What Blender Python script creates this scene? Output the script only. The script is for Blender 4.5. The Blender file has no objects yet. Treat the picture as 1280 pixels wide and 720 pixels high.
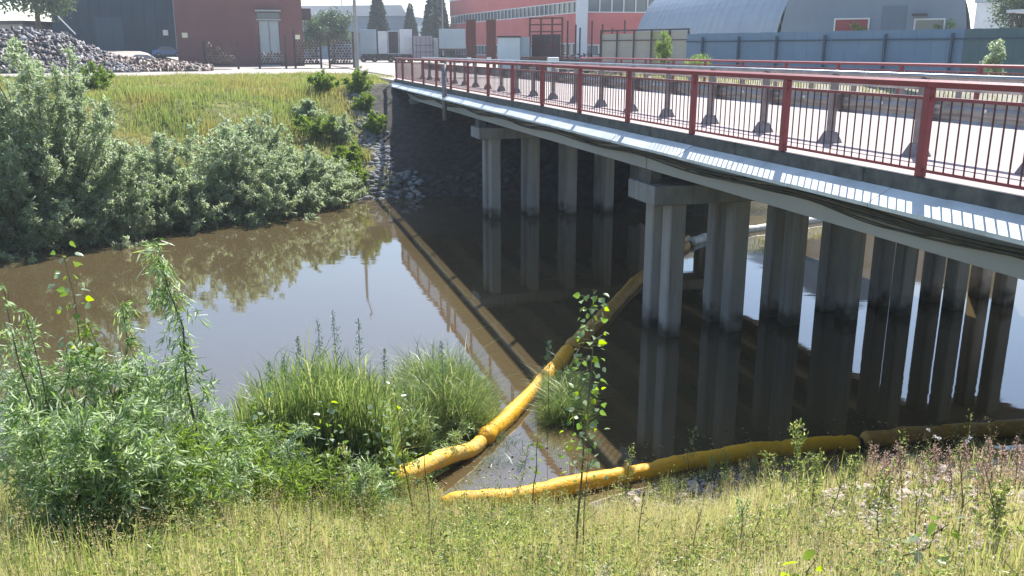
import bpy, math, random
import numpy as np
from math import sin, cos, radians as R, pi

# ------------------------------------------------------------------ camera, world, sun, exposure
sc = bpy.context.scene
COL = sc.collection
EYE = 5.5                      # metres above the water; water is z = 0
PITCH = R(15.06)
HAZE = 0.0007
FPX = 1100.0
cam_d = bpy.data.cameras.new("camera"); cam = bpy.data.objects.new("camera", cam_d); COL.objects.link(cam)
cam.location = (0, 0, EYE); cam.rotation_euler = (pi/2 - PITCH, 0, 0)
cam_d.sensor_width = 36; cam_d.lens = FPX/1280*36; cam_d.clip_start = 0.05; cam_d.clip_end = 4000
sc.camera = cam
SUN_AZ, SUN_EL = R(22), R(50)          # azimuth clockwise from +Y
w = bpy.data.worlds.new("World"); sc.world = w; w.use_nodes = True
nt = w.node_tree; nt.nodes.clear()
sky = nt.nodes.new("ShaderNodeTexSky"); sky.sky_type = 'NISHITA'; sky.sun_disc = False
sky.sun_elevation = SUN_EL; sky.sun_rotation = SUN_AZ
sky.air_density = 1.0; sky.dust_density = 0.6; sky.ozone_density = 1.0; sky.altitude = 100
bg = nt.nodes.new("ShaderNodeBackground"); bg.inputs[1].default_value = 0.125
wo = nt.nodes.new("ShaderNodeOutputWorld")
nt.links.new(sky.outputs[0], bg.inputs[0]); nt.links.new(bg.outputs[0], wo.inputs[0])
sl = bpy.data.lights.new("sun", 'SUN'); sl.energy = 5.0; sl.angle = R(0.6); sl.color = (1.0, 0.96, 0.90)
so = bpy.data.objects.new("sun", sl); COL.objects.link(so)
so.rotation_euler = (pi/2 - SUN_EL, 0, pi - SUN_AZ); so.location = (20, 60, 60)
sc.view_settings.view_transform = 'Standard'; sc.view_settings.look = 'None'
sc.view_settings.gamma = 1.0; sc.view_settings.exposure = 1.0
sc.cycles.max_bounces = 7; sc.cycles.transparent_max_bounces = 8; sc.cycles.caustics_reflective = False; sc.cycles.caustics_refractive = False

# ------------------------------------------------------------------ frames and helpers
AZB = R(-16.156)                       # heading of the bridge
BX, BY = sin(AZB), cos(AZB)            # along the bridge
NX, NY = cos(AZB), -sin(AZB)           # across it, to the right
BR = -AZB                              # z rotation whose local y runs along the bridge, local x across
def bw(s, l, z=0.0): return (BX*s + NX*l, BY*s + NY*l, z)
def ray(px, py):
    u = (px-640)/FPX; v = -(py-360)/FPX
    return u, cos(PITCH)+v*sin(PITCH), -sin(PITCH)+v*cos(PITCH)
def at(px, dist, z=0.0):               # a far place: bearing of a picture column, distance in metres
    a = math.atan((px-640)/(FPX/cos(PITCH))); return (dist*sin(a), dist*cos(a), z)
def onray(px, py, dist):
    r = ray(px, py); k = dist/math.hypot(r[0], r[1]); return (r[0]*k, r[1]*k, EYE+r[2]*k)

def vnoise(x, y, seed=0):
    x = np.asarray(x, float); y = np.asarray(y, float)
    xi = np.floor(x).astype(np.int64); yi = np.floor(y).astype(np.int64); xf = x-xi; yf = y-yi
    def h(a, b):
        n = (a*374761393 + b*668265263 + seed*1442695041) & 0x7fffffff
        n = ((n ^ (n >> 13))*1274126177) & 0x7fffffff
        return ((n ^ (n >> 16)) & 0xffff)/65535.0
    u = xf*xf*(3-2*xf); v = yf*yf*(3-2*yf)
    return (h(xi, yi)*(1-u)+h(xi+1, yi)*u)*(1-v) + (h(xi, yi+1)*(1-u)+h(xi+1, yi+1)*u)*v
def smooth(a, b, x):
    t = np.clip((np.asarray(x, float)-a)/(b-a), 0, 1); return t*t*(3-2*t)

FT_L = [-200, -60, -40, -20, -8, -3, 0, 3, 5, 8, 11, 13, 15, 17, 20, 28, 50, 120]
FT_S = [60, 33, 29, 28.8, 30.6, 31.9, 32.6, 33.6, 34, 33.5, 31, 28.5, 26.5, 26, 26.6, 29, 34, 60]
NT_X = [-200, -40, -12, -6, -3.75, -1.7, -0.8, 0, 1.2, 2.8, 4.4, 7.3, 14, 40, 200]
NT_Y = [30, 13, 11.6, 11.4, 11.1, 10.6, 9.8, 9.85, 10.25, 10.6, 11.0, 11.5, 13.5, 20, 50]
def ground(X, Y):
    X = np.asarray(X, float); Y = np.asarray(Y, float)
    s = X*BX + Y*BY; l = X*NX + Y*NY
    t = s - np.interp(l, FT_L, FT_S) + (vnoise(X*.5, Y*.5, 5)-.5)*.7*smooth(6, 3, np.abs(l-9)-0)*0 + (vnoise(X*.45, Y*.45, 5)-.5)*.9
    zf = np.interp(t, [-6, -2, 0, 1, 3, 6, 8.5, 11, 14], [-1.6, -.8, 0, .55, 1.35, 2.55, 3.45, 3.85, 3.95])
    yt = np.interp(X, NT_X, NT_Y) + (vnoise(X*1.3, Y*1.3, 6)-.5)*.35
    u = Y/yt
    zl = np.interp(u, [0, .28, .42, .58, .73, .88, 1, 1.25, 1.6], [3.9, 3.2, 2.6, 1.85, 1.05, .32, 0, -.8, -1.6])
    zr = np.interp(u, [0, .2, .36, .5, .6, .68, .8, .92, 1, 1.25, 1.6], [3.9, 3.35, 2.92, 2.5, 2.2, 1.68, .85, .25, 0, -.8, -1.6])
    wr = smooth(1.3, 3.0, X)
    zn = zl*(1-wr) + zr*wr
    zn = zn + (vnoise(X*1.1, Y*1.1, 1)-.5)*.16 + (vnoise(X*3.3, Y*3.3, 2)-.5)*.07
    zf = zf + (vnoise(X*.4, Y*.4, 3)-.5)*.3*smooth(60, 30, Y)*smooth(-1, 1, t) + (vnoise(X*1.7, Y*1.7, 4)-.5)*.12*smooth(60, 40, Y)*smooth(-1, 1, t)
    azd = np.degrees(np.arctan2(X, np.maximum(Y, .01))); dd = np.hypot(X, Y)
    zf = zf + 1.6*smooth(-20.6, -22.2, azd)*smooth(88, 108, dd)
    mid = smooth(14, 20, Y)
    return np.maximum(np.where(Y < 20, zn, -3), np.where(s > 18, zf, -3))
def gz(x, y): return float(ground(np.array([x]), np.array([y]))[0])
def ghit(px, py, dmax=60):
    r = ray(px, py); h = math.hypot(r[0], r[1]); d = np.arange(2.0, dmax, .04 if dmax < 20 else .1)
    k = d/h; g = ground(r[0]*k, r[1]*k); hit = np.nonzero(EYE+r[2]*k <= g)[0]
    if len(hit) == 0: return onray(px, py, dmax)
    i = hit[0]; return (r[0]*k[i], r[1]*k[i], float(g[i]))

# ------------------------------------------------------------------ materials
MATS = {}
def srgb(r, g, b):
    f = lambda c: (c/255/12.92) if c/255 <= .04045 else ((c/255+.055)/1.055)**2.4
    return (f(r), f(g), f(b))
def mat(name, col, rough=.8, col2=None, scale=3.0, bump=0.0, bscale=None, metal=0.0, stretch=None, coat=0, spec=.5, fac=(.35, .65), detail=6):
    if name in MATS: return MATS[name]
    m = bpy.data.materials.new(name); m.use_nodes = True; n = m.node_tree.nodes; L = m.node_tree.links
    p = n["Principled BSDF"]; p.inputs["Roughness"].default_value = rough; p.inputs["Metallic"].default_value = metal
    p.inputs["Specular IOR Level"].default_value = spec; p.inputs["Coat Weight"].default_value = coat
    p.inputs["Base Color"].default_value = (*col, 1)
    tc = n.new("ShaderNodeTexCoord"); mp = n.new("ShaderNodeMapping"); L.new(tc.outputs["Object"], mp.inputs[0])
    if stretch: mp.inputs["Scale"].default_value = stretch
    if col2:
        a = n.new("ShaderNodeTexNoise"); a.inputs["Scale"].default_value = scale; a.inputs["Detail"].default_value = detail; a.inputs["Roughness"].default_value = .65
        L.new(mp.outputs[0], a.inputs["Vector"])
        cr = n.new("ShaderNodeValToRGB"); cr.color_ramp.elements[0].position = fac[0]; cr.color_ramp.elements[1].position = fac[1]
        cr.color_ramp.elements[0].color = (*col, 1); cr.color_ramp.elements[1].color = (*col2, 1)
        L.new(a.outputs[0], cr.inputs[0]); L.new(cr.outputs[0], p.inputs["Base Color"])
    if bump:
        b = n.new("ShaderNodeTexNoise"); b.inputs["Scale"].default_value = bscale or scale*4; b.inputs["Detail"].default_value = 5
        L.new(mp.outputs[0], b.inputs["Vector"]); bm = n.new("ShaderNodeBump"); bm.inputs["Strength"].default_value = bump; bm.inputs["Distance"].default_value = .02
        L.new(b.outputs[0], bm.inputs["Height"]); L.new(bm.outputs[0], p.inputs["Normal"])
    MATS[name] = m; return m
def leafmat(name, cols, trans=.45, rough=.45, under=None, patch=None):
    """cols: ramp colours by per-leaf random value; light also passes through the blade"""
    m = bpy.data.materials.new(name); m.use_nodes = True; n = m.node_tree.nodes; L = m.node_tree.links
    p = n["Principled BSDF"]; p.inputs["Roughness"].default_value = rough; p.inputs["Specular IOR Level"].default_value = .5
    at_ = n.new("ShaderNodeAttribute"); at_.attribute_name = "rnd"
    cr = n.new("ShaderNodeValToRGB"); e = cr.color_ramp.elements
    e[0].position = 0; e[0].color = (*cols[0], 1); e[1].position = 1; e[1].color = (*cols[-1], 1)
    for i, c in enumerate(cols[1:-1]):
        x = e.new((i+1)/(len(cols)-1)); x.color = (*c, 1)
    L.new(at_.outputs["Fac"], cr.inputs[0]); out = cr.outputs[0]
    if patch:
        tc = n.new("ShaderNodeTexCoord"); a = n.new("ShaderNodeTexNoise"); a.inputs["Scale"].default_value = patch[1]; L.new(tc.outputs["Object"], a.inputs["Vector"])
        r2 = n.new("ShaderNodeMapRange"); r2.inputs[1].default_value = .42; r2.inputs[2].default_value = .62; L.new(a.outputs[0], r2.inputs[0])
        mx = n.new("ShaderNodeMixRGB"); mx.inputs[2].default_value = (*patch[0], 1); mm = n.new("ShaderNodeMath"); mm.operation = 'MULTIPLY'; mm.inputs[1].default_value = patch[2]
        L.new(r2.outputs[0], mm.inputs[0]); L.new(mm.outputs[0], mx.inputs[0]); L.new(out, mx.inputs[1]); out = mx.outputs[0]
    if under:
        g = n.new("ShaderNodeNewGeometry"); mx = n.new("ShaderNodeMixRGB"); mx.inputs[2].default_value = (*under, 1)
        L.new(g.outputs["Backfacing"], mx.inputs[0]); L.new(out, mx.inputs[1]); out = mx.outputs[0]
    L.new(out, p.inputs["Base Color"])
    t = n.new("ShaderNodeBsdfTranslucent"); hs = n.new("ShaderNodeHueSaturation"); hs.inputs["Saturation"].default_value = 1.15; hs.inputs["Value"].default_value = 1.7; hs.inputs["Hue"].default_value = .49
    L.new(out, hs.inputs["Color"]); L.new(hs.outputs[0], t.inputs[0])
    ms = n.new("ShaderNodeMixShader"); ms.inputs[0].default_value = trans
    L.new(p.outputs[0], ms.inputs[1]); L.new(t.outputs[0], ms.inputs[2]); L.new(ms.outputs[0], n["Material Output"].inputs[0])
    MATS[name] = m; return m

concrete = mat("concrete", (.20, .205, .21), .9, (.30, .30, .295), 1.6, .25, 30)
concrete_pile = mat("pile_concrete", (.28, .27, .26), .9, (.38, .365, .345), 2.2, .35, 30, stretch=(1, 1, .35), fac=(.3, .7))
def waterline(m, lo, hi, col, streak=True):
    n = m.node_tree.nodes; L = m.node_tree.links; p = n["Principled BSDF"]; src = p.inputs["Base Color"].links[0].from_socket
    tc = n.new("ShaderNodeTexCoord"); sx = n.new("ShaderNodeSeparateXYZ"); L.new(tc.outputs["Object"], sx.inputs[0])
    a = n.new("ShaderNodeTexNoise"); a.inputs["Scale"].default_value = 3.0; a.inputs["Detail"].default_value = 5; L.new(tc.outputs["Object"], a.inputs["Vector"])
    ad = n.new("ShaderNodeMath"); ad.operation = 'MULTIPLY_ADD'; ad.inputs[1].default_value = -.9; L.new(a.outputs[0], ad.inputs[0]); L.new(sx.outputs[2], ad.inputs[2])
    mr = n.new("ShaderNodeMapRange"); mr.inputs[1].default_value = hi-.45; mr.inputs[2].default_value = lo-.45; L.new(ad.outputs[0], mr.inputs[0])
    mx = n.new("ShaderNodeMixRGB"); mx.inputs[2].default_value = (*col, 1); L.new(mr.outputs[0], mx.inputs[0]); L.new(src, mx.inputs[1]); out = mx.outputs[0]
    mp = n.new("ShaderNodeMapping"); mp.inputs["Scale"].default_value = (5, 5, .22); L.new(tc.outputs["Object"], mp.inputs[0])
    b = n.new("ShaderNodeTexNoise"); b.inputs["Scale"].default_value = 1.6; b.inputs["Detail"].default_value = 4; L.new(mp.outputs[0], b.inputs["Vector"])
    m2 = n.new("ShaderNodeMapRange"); m2.inputs[1].default_value = .52; m2.inputs[2].default_value = .72; m2.inputs[4].default_value = .6; L.new(b.outputs[0], m2.inputs[0])
    mx2 = n.new("ShaderNodeMixRGB"); mx2.inputs[2].default_value = (.13, .105, .08, 1); L.new(m2.outputs[0], mx2.inputs[0]); L.new(out, mx2.inputs[1]); L.new(mx2.outputs[0], p.inputs["Base Color"])
waterline(concrete_pile, .05, .4, (.07, .065, .045)); waterline(concrete, -3, -2.5, (.07, .065, .045))
ledge_m = mat("ledge_plate", (.42, .46, .47), .6, (.64, .68, .69), 1.6, .2, 12, fac=(.3, .6))
slab_m = mat("stained_slab", (.055, .06, .058), .95, (.13, .13, .12), 5, .5, 40)
girder_m = mat("girder_concrete", (.33, .34, .345), .85, (.41, .415, .41), .8, .15, 25, stretch=(1, .25, 1))
asphalt = mat("dusty_asphalt", (.30, .25, .235), .9, (.38, .325, .305), .9, .2, 60, fac=(.3, .7))
walk_m = mat("sidewalk_asphalt", (.38, .30, .29), .9, (.46, .38, .36), 1.5, .2, 60, fac=(.3, .7))
red_paint = mat("red_rail_paint", (.27, .052, .06), .5, (.20, .045, .05), 4, .1, 30, fac=(.4, .75))
bal_m = mat("baluster_paint", (.10, .022, .025), .5, (.055, .03, .028), 8)
galv = mat("galvanised_steel", (.42, .42, .42), .35, (.28, .28, .29), 3, .05, 30, metal=.7)
galv_post = mat("galvanised_post", (.20, .18, .18), .55, (.30, .27, .26), 5, .1, 30, metal=.3)
cable_m = mat("cable_rubber", (.03, .032, .028), .7, (.06, .06, .05), 6)
white_dot = mat("reflector_white", (.85, .85, .82), .3)
bark = mat("bark", (.06, .045, .03), .9, (.12, .10, .075), 12, .3, 60)
stem_m = mat("herb_stem", (.10, .085, .045), .8, (.16, .14, .06), 10)
stone_m = mat("stone", (.38, .31, .275), .92, (.56, .48, .43), 3.2, .5, 25)
stone_g = mat("grey_stone", (.14, .145, .15), .92, (.34, .34, .34), 1.2, .5, 25)
boom_y = mat("boom_yellow_fabric", (.78, .40, .006), .6, (.60, .30, .012), 6, .7, 16, fac=(.42, .75))
boom_d = mat("boom_muddy_shade_fabric", (.55, .30, .035), .7, (.34, .19, .045), 6, .7, 16)  # mud on the near boom; painted shade on the long boom
boom_s = mat("boom_silver_fabric", (.45, .45, .42), .6, (.62, .60, .55), 4, .3, 18)

# ------------------------------------------------------------------ mesh builders
class MB:
    def __init__(s): s.v = []; s.f = []
    def quad(s, a, b, c, d):
        i = len(s.v); s.v += [a, b, c, d]; s.f.append((i, i+1, i+2, i+3)); return s
    def box(s, x0, x1, y0, y1, z0, z1):
        i = len(s.v); s.v += [(x0,y0,z0),(x1,y0,z0),(x1,y1,z0),(x0,y1,z0),(x0,y0,z1),(x1,y0,z1),(x1,y1,z1),(x0,y1,z1)]
        s.f += [(i,i+3,i+2,i+1),(i+4,i+5,i+6,i+7),(i,i+1,i+5,i+4),(i+1,i+2,i+6,i+5),(i+2,i+3,i+7,i+6),(i+3,i,i+4,i+7)]; return s
    def prism(s, prof, y0, y1):        # prof: (x, z) outline, counter-clockwise seen from -y
        n = len(prof); i = len(s.v)
        s.v += [(x, y0, z) for x, z in prof] + [(x, y1, z) for x, z in prof]
        s.f.append(tuple(range(i, i+n))); s.f.append(tuple(range(i+2*n-1, i+n-1, -1)))
        for k in range(n): s.f.append((i+k, i+n+k, i+n+(k+1) % n, i+(k+1) % n))
        return s
    def tube(s, pts, r, n=6, cap=True):
        pts = [np.array(p, float) for p in pts]; m = len(pts); i0 = len(s.v)
        rr = r if hasattr(r, '__len__') else [r]*m
        for k, p in enumerate(pts):
            d = pts[min(k+1, m-1)] - pts[max(k-1, 0)]; d = d/(np.linalg.norm(d)+1e-9)
            a = np.cross(d, (0, 0, 1.)) if abs(d[2]) < .9 else np.cross(d, (1., 0, 0)); a /= np.linalg.norm(a); b = np.cross(d, a)
            for j in range(n):
                t = 2*pi*j/n + pi/n; s.v.append(tuple(p + rr[k]*(a*cos(t) + b*sin(t))))
        for k in range(m-1):
            for j in range(n):
                a0 = i0+k*n+j; a1 = i0+k*n+(j+1) % n; s.f.append((a0, a1, a1+n, a0+n))
        if cap:
            s.f.append(tuple(i0+j for j in range(n))[::-1]); s.f.append(tuple(i0+(m-1)*n+j for j in range(n)))
        return s
    def build(s, name, m, parent=None, off=(0, 0, 0), smooth=False, bevel=0):
        me = bpy.data.meshes.new(name); o = np.array(off)
        me.from_pydata([tuple(np.array(v)-o) for v in s.v], [], s.f); me.materials.append(m)
        if smooth: me.polygons.foreach_set('use_smooth', [True]*len(me.polygons))
        ob = bpy.data.objects.new(name, me); COL.objects.link(ob); ob.parent = parent
        if bevel:
            md = ob.modifiers.new("bevel", 'BEVEL'); md.width = bevel; md.segments = 2; md.limit_method = 'ANGLE'
        return ob
def thing(name, label, cat, loc=(0, 0, 0), rz=0, group=None, kind=None):
    o = bpy.data.objects.new(name, None); COL.objects.link(o); o.location = loc; o.rotation_euler = (0, 0, rz); o.empty_display_size = .2
    return tag(o, label, cat, group, kind)
def tag(o, label=None, cat=None, group=None, kind=None):
    if label: o['label'] = label
    if cat: o['category'] = cat
    if group: o['group'] = group
    if kind: o['kind'] = kind
    return o
def dup(root, loc, rz=None, label=None, scale=None):
    r = root.copy(); COL.objects.link(r); r.location = loc
    if rz is not None: r.rotation_euler = (0, 0, rz)
    if scale: r.scale = (scale,)*3
    if label: r['label'] = label
    for ch in list(root.children):
        c = ch.copy(); COL.objects.link(c); c.parent = r
        for g in list(ch.children):
            d = g.copy(); COL.objects.link(d); d.parent = c
    return r
def npmesh(name, V, Fc, m, rnd=None, parent=None, kind=None, loc=None):
    """V (n,3), Fc (k,3 or 4) -> one mesh object; rnd = per-face random value"""
    me = bpy.data.meshes.new(name); V = np.ascontiguousarray(V, dtype=np.float32); Fc = np.ascontiguousarray(Fc, dtype=np.int32)
    k = Fc.shape[1]
    me.vertices.add(len(V)); me.vertices.foreach_set("co", V.ravel())
    me.loops.add(Fc.size); me.loops.foreach_set("vertex_index", Fc.ravel())
    me.polygons.add(len(Fc)); me.polygons.foreach_set("loop_start", np.arange(len(Fc), dtype=np.int32)*k)
    me.update(calc_edges=True); me.validate()
    if rnd is not None and len(rnd) == len(me.polygons):
        a = me.attributes.new("rnd", 'FLOAT', 'FACE'); a.data.foreach_set("value", np.asarray(rnd, np.float32))
    me.materials.append(m); o = bpy.data.objects.new(name, me); COL.objects.link(o); o.parent = parent
    if loc: o.location = loc
    if kind: o['kind'] = kind
    return o
rng = np.random.default_rng(7)
def unit(a): return a/(np.linalg.norm(a, axis=1, keepdims=True)+1e-9)
def leaves(P, D, L, W, fold=.25, mid=.42):
    """kite leaves: base P, direction D, length L, width W"""
    n = len(P); D = unit(D); S = unit(np.cross(D, rng.normal(size=(n, 3)))); N = np.cross(D, S)
    L = np.broadcast_to(L, n)[:, None]; W = np.broadcast_to(W, n)[:, None]
    m = P + D*L*mid + N*W*fold
    V = np.stack([P, m+S*W*.5, P+D*L-N*W*.2, m-S*W*.5], 1).reshape(-1, 3); i = np.arange(n)[:, None]*4
    F = np.concatenate([i+np.array([[0, 1, 2]]), i+np.array([[0, 2, 3]])], 1).reshape(-1, 3)
    return V, F
def blades(P, lean, H, W, curve=.35):
    """grass blades: base P, lean = horizontal vectors, height H, width W"""
    n = len(P); H = np.broadcast_to(H, n)[:, None]; W = np.broadcast_to(W, n)[:, None]
    a = rng.uniform(0, 2*pi, n); S = np.stack([np.cos(a), np.sin(a), np.zeros(n)], 1)
    up = np.array([[0, 0, 1.]]); lean = np.concatenate([lean, np.zeros((n, 1))], 1)
    p1 = P + up*H*.55 + lean*H*.35; p2 = P + up*H*(1-curve*.25) + lean*H*1.0
    V = np.stack([P-S*W*.5, P+S*W*.5, p1+S*W*.4, p1-S*W*.4, p2], 1).reshape(-1, 3); i = np.arange(n)[:, None]*5
    F = np.concatenate([i+np.array([[0, 1, 2]]), i+np.array([[0, 2, 3]]), i+np.array([[3, 2, 4]])], 1).reshape(-1, 3)
    return V, F
def merge(parts):
    V = []; F = []; o = 0
    for v, f in parts: V.append(v); F.append(f+o); o += len(v)
    return np.concatenate(V), np.concatenate(F)
def frnd(n, per, lo=0, hi=1): return np.repeat(rng.uniform(lo, hi, n), per)

# ------------------------------------------------------------------ ground sheet
def axis(segs):
    out = []
    for a, b, st in segs: out += list(np.arange(a, b, st))
    return np.array(out + [segs[-1][1]])
gx = axis([(-900, -150, 50), (-150, -40, 5), (-40, -14, .8), (-14, 14, .16), (14, 45, .8), (45, 150, 5), (150, 900, 50)])
gy = axis([(-300, -20, 20), (-20, 2, 1.5), (2, 13, .16), (13, 25, .6), (25, 48, .3), (48, 120, 2.0), (120, 400, 12), (400, 1600, 80)])
GX, GY = np.meshgrid(gx, gy); GZ = ground(GX, GY)
V = np.stack([GX, GY, GZ], -1).reshape(-1, 3); nx_, ny_ = len(gx), len(gy)
ii = (np.arange(ny_-1)[:, None]*nx_ + np.arange(nx_-1)[None, :]).ravel()
F = np.stack([ii, ii+1, ii+1+nx_, ii+nx_], 1)
gm = bpy.data.materials.new("ground_soil"); gm.use_nodes = True; n = gm.node_tree.nodes; L = gm.node_tree.links; p = n["Principled BSDF"]; p.inputs["Roughness"].default_value = .95; p.inputs["Specular IOR Level"].default_value = .2
tc = n.new("ShaderNodeTexCoord")
def gnoise(sc_, d=6):
    a = n.new("ShaderNodeTexNoise"); a.inputs["Scale"].default_value = sc_; a.inputs["Detail"].default_value = d; L.new(tc.outputs["Object"], a.inputs["Vector"]); return a
def gramp(src, c1, c2, a=.4, b=.6):
    cr = n.new("ShaderNodeValToRGB"); cr.color_ramp.elements[0].position = a; cr.color_ramp.elements[1].position = b
    cr.color_ramp.elements[0].color = (*c1, 1); cr.color_ramp.elements[1].color = (*c2, 1); L.new(src, cr.inputs[0]); return cr
g1 = gramp(gnoise(2.2).outputs[0], (.10, .115, .035), (.22, .20, .085))
g2 = gramp(gnoise(.35).outputs[0], (.36, .32, .28), (.46, .42, .38))
at1 = n.new("ShaderNodeAttribute"); at1.attribute_name = "yard"
mx = n.new("ShaderNodeMixRGB"); L.new(at1.outputs["Fac"], mx.inputs[0]); L.new(g1.outputs[0], mx.inputs[1]); L.new(g2.outputs[0], mx.inputs[2])
at2 = n.new("ShaderNodeAttribute"); at2.attribute_name = "wet_and_shade"
g3 = gramp(gnoise(4).outputs[0], (.035, .035, .033), (.075, .07, .06))  # wet soil colour, also the painted shade on the slope under the bridge
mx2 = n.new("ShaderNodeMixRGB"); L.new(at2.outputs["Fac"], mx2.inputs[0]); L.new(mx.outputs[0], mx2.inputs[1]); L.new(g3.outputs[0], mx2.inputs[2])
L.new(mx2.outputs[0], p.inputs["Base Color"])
bmp = n.new("ShaderNodeBump"); bmp.inputs["Strength"].default_value = .6; bmp.inputs["Distance"].default_value = .05; L.new(gnoise(14, 8).outputs[0], bmp.inputs["Height"]); L.new(bmp.outputs[0], p.inputs["Normal"])
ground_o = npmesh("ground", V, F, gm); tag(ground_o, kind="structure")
Dd = np.hypot(V[:, 0], V[:, 1]); Sx = V[:, 0]*BX + V[:, 1]*BY; Lx = V[:, 0]*NX + V[:, 1]*NY
yard = smooth(62, 66, Dd + (vnoise(V[:, 0]*.2, V[:, 1]*.2, 9)-.5)*8)
yard = np.maximum(yard, .55*smooth(16.5, 17.5, Lx)*smooth(1, 2.2, V[:, 2])*smooth(6, 14, V[:, 1]))
yard = np.maximum(yard, smooth(7.2, 8.0, Lx)*smooth(44, 46, Sx)*smooth(17, 16.4, Lx))
me = ground_o.data
a = me.attributes.new("yard", 'FLOAT', 'POINT'); a.data.foreach_set("value", yard.astype(np.float32))
a = me.attributes.new("wet_and_shade", 'FLOAT', 'POINT'); a.data.foreach_set("value", np.maximum(smooth(.35, .02, V[:, 2]), smooth(4.2, 5.6, Lx + (vnoise(V[:, 0]*1.2, V[:, 1]*1.2, 11)-.5)*1.2)*smooth(18.5, 17, Lx)*smooth(20, 30, Sx)*smooth(46, 44, Sx)).astype(np.float32))  # damp waterline, plus bridge shade put into the soil colour beneath the deck
me.polygons.foreach_set('use_smooth', [True]*len(me.polygons))

# ------------------------------------------------------------------ river water
wm = bpy.data.materials.new("river_water"); wm.use_nodes = True; n = wm.node_tree.nodes; L = wm.node_tree.links; p = n["Principled BSDF"]
p.inputs["Roughness"].default_value = .03; p.inputs["IOR"].default_value = 2.3; p.inputs["Specular IOR Level"].default_value = .5
tc = n.new("ShaderNodeTexCoord")
a = gnoise(.09, 3); cr = gramp(a.outputs[0], (.078, .058, .028), (.096, .072, .035)); L.new(cr.outputs[0], p.inputs["Base Color"])
mp = n.new("ShaderNodeMapping"); mp.inputs["Scale"].default_value = (.55, 1.5, 1); L.new(tc.outputs["Object"], mp.inputs[0])
n1 = n.new("ShaderNodeTexNoise"); n1.inputs["Scale"].default_value = 1.6; n1.inputs["Detail"].default_value = 3; L.new(mp.outputs[0], n1.inputs["Vector"])
n2 = n.new("ShaderNodeTexNoise"); n2.inputs["Scale"].default_value = .35; n2.inputs["Detail"].default_value = 2; L.new(tc.outputs["Object"], n2.inputs["Vector"])
mr = n.new("ShaderNodeMapRange"); mr.inputs[1].default_value = .45; mr.inputs[2].default_value = .7; mr.inputs[3].default_value = .25; mr.inputs[4].default_value = 1; L.new(n2.outputs[0], mr.inputs[0])
mu = n.new("ShaderNodeMath"); mu.operation = 'MULTIPLY'; L.new(n1.outputs[0], mu.inputs[0]); L.new(mr.outputs[0], mu.inputs[1])
bmp = n.new("ShaderNodeBump"); bmp.inputs["Strength"].default_value = .12; bmp.inputs["Distance"].default_value = .03; L.new(mu.outputs[0], bmp.inputs["Height"]); L.new(bmp.outputs[0], p.inputs["Normal"])
wat = MB().quad((-300, 4, 0), (300, 4, 0), (300, 75, 0), (-300, 75, 0)).build("river_water", wm); tag(wat, kind="structure")

# ------------------------------------------------------------------ road behind the bridge
rd = MB(); S = [46 + 6*k for k in range(60)]
for a_, b_ in zip(S, S[1:]):
    za, zb = (max(4.01, 4.165-.02*max(0, t-46)) for t in (a_, b_)); c_ = [bw(a_, 8.6, za), bw(a_, 15.2, za), bw(b_, 15.2, zb), bw(b_, 8.6, zb)]; rd.quad(*c_)
tag(rd.build("road", asphalt), kind="structure")
ap = MB()
for (s0, s1, z1) in ((-40, -6.02, 4.11), (45.22, 52, 4.10)): ap.box(6.9, 16.9, s0, s1, 3.2, z1)
apo = ap.build("approach_embankment", walk_m); apo.rotation_euler = (0, 0, BR); tag(apo, kind="structure")

# ------------------------------------------------------------------ bridge
S0, S1 = -6.0, 45.2
ZD = EYE-1.34                                        # deck level 4.16
o_ = (12.0, 20.0, 0.0)
bridge = thing("road_bridge", "low concrete road bridge on square piles crossing the brown river", "bridge", bw(20, 12), BR)
def bp(mb, name, m, bevel=0, parent=bridge, smooth=False): return mb.build(name, m, parent, o_, smooth, bevel)
bp(MB().box(8.55, 15.3, S0, S1, ZD-.22, ZD-.004), "roadway_slab", asphalt)
bp(MB().box(7.06, 8.54, S0, S1, ZD-.26, ZD), "sidewalk", walk_m)
bp(MB().box(15.31, 16.44, S0, S1, ZD-.26, ZD), "sidewalk", walk_m)
for x0, x1 in ((6.93, 7.055), (16.445, 16.57)):
    k = S0; i = 0
    while k < S1-.1:
        e = min(k+2.98, S1); bp(MB().box(x0 + rng.uniform(-.004, .004), x1, k, e-.012, ZD-.17, ZD+rng.uniform(0, .008)), "edge_slab", slab_m, .012); k += 2.98
for y in (ZD-.23,): bp(MB().box(7.07, 16.4, S0, S1, ZD-.42, ZD-.27), "deck_soffit", concrete)
# sloping ledge plates
k = S0; ww = np.random.default_rng(3)
while k < S1-.3:
    wdt = ww.choice([.9, 1.25, 1.6, 1.9]); e = min(k+wdt, S1); j = ww.uniform(-.008, .008); t_ = ww.uniform(-.006, .006)
    z0 = EYE-1.445+j; z1 = EYE-1.665+j*.5
    bp(MB().prism([(6.64+t_, z1), (6.64+t_, z1-.045), (7.045, z0-.16), (7.045, z0)], k+.005, e-.006), "ledge_plate", ledge_m); k = e
# girders
for l in (7.32, 8.75, 10.15, 11.55, 12.95, 14.35, 15.75):
    for a_, b_ in ((S0, 15.58), (15.62, 29.03), (29.07, S1)):
        bp(MB().prism([(l-.13, EYE-2.19), (l+.13, EYE-2.19), (l+.16, EYE-2.0), (l+.09, EYE-1.9), (l+.09, EYE-1.761), (l-.09, EYE-1.761), (l-.09, EYE-1.80), (l-.15, EYE-1.9)] if l > 7.5 else
                      [(l-.11, EYE-2.19), (l+.15, EYE-2.19), (l+.15, EYE-1.761), (l-.11, EYE-1.761)], a_, b_), "girder", girder_m, .008)
bp(MB().box(7.07, 7.2, S0, S1, EYE-1.758, EYE-1.61), "edge_beam", slab_m)
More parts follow.
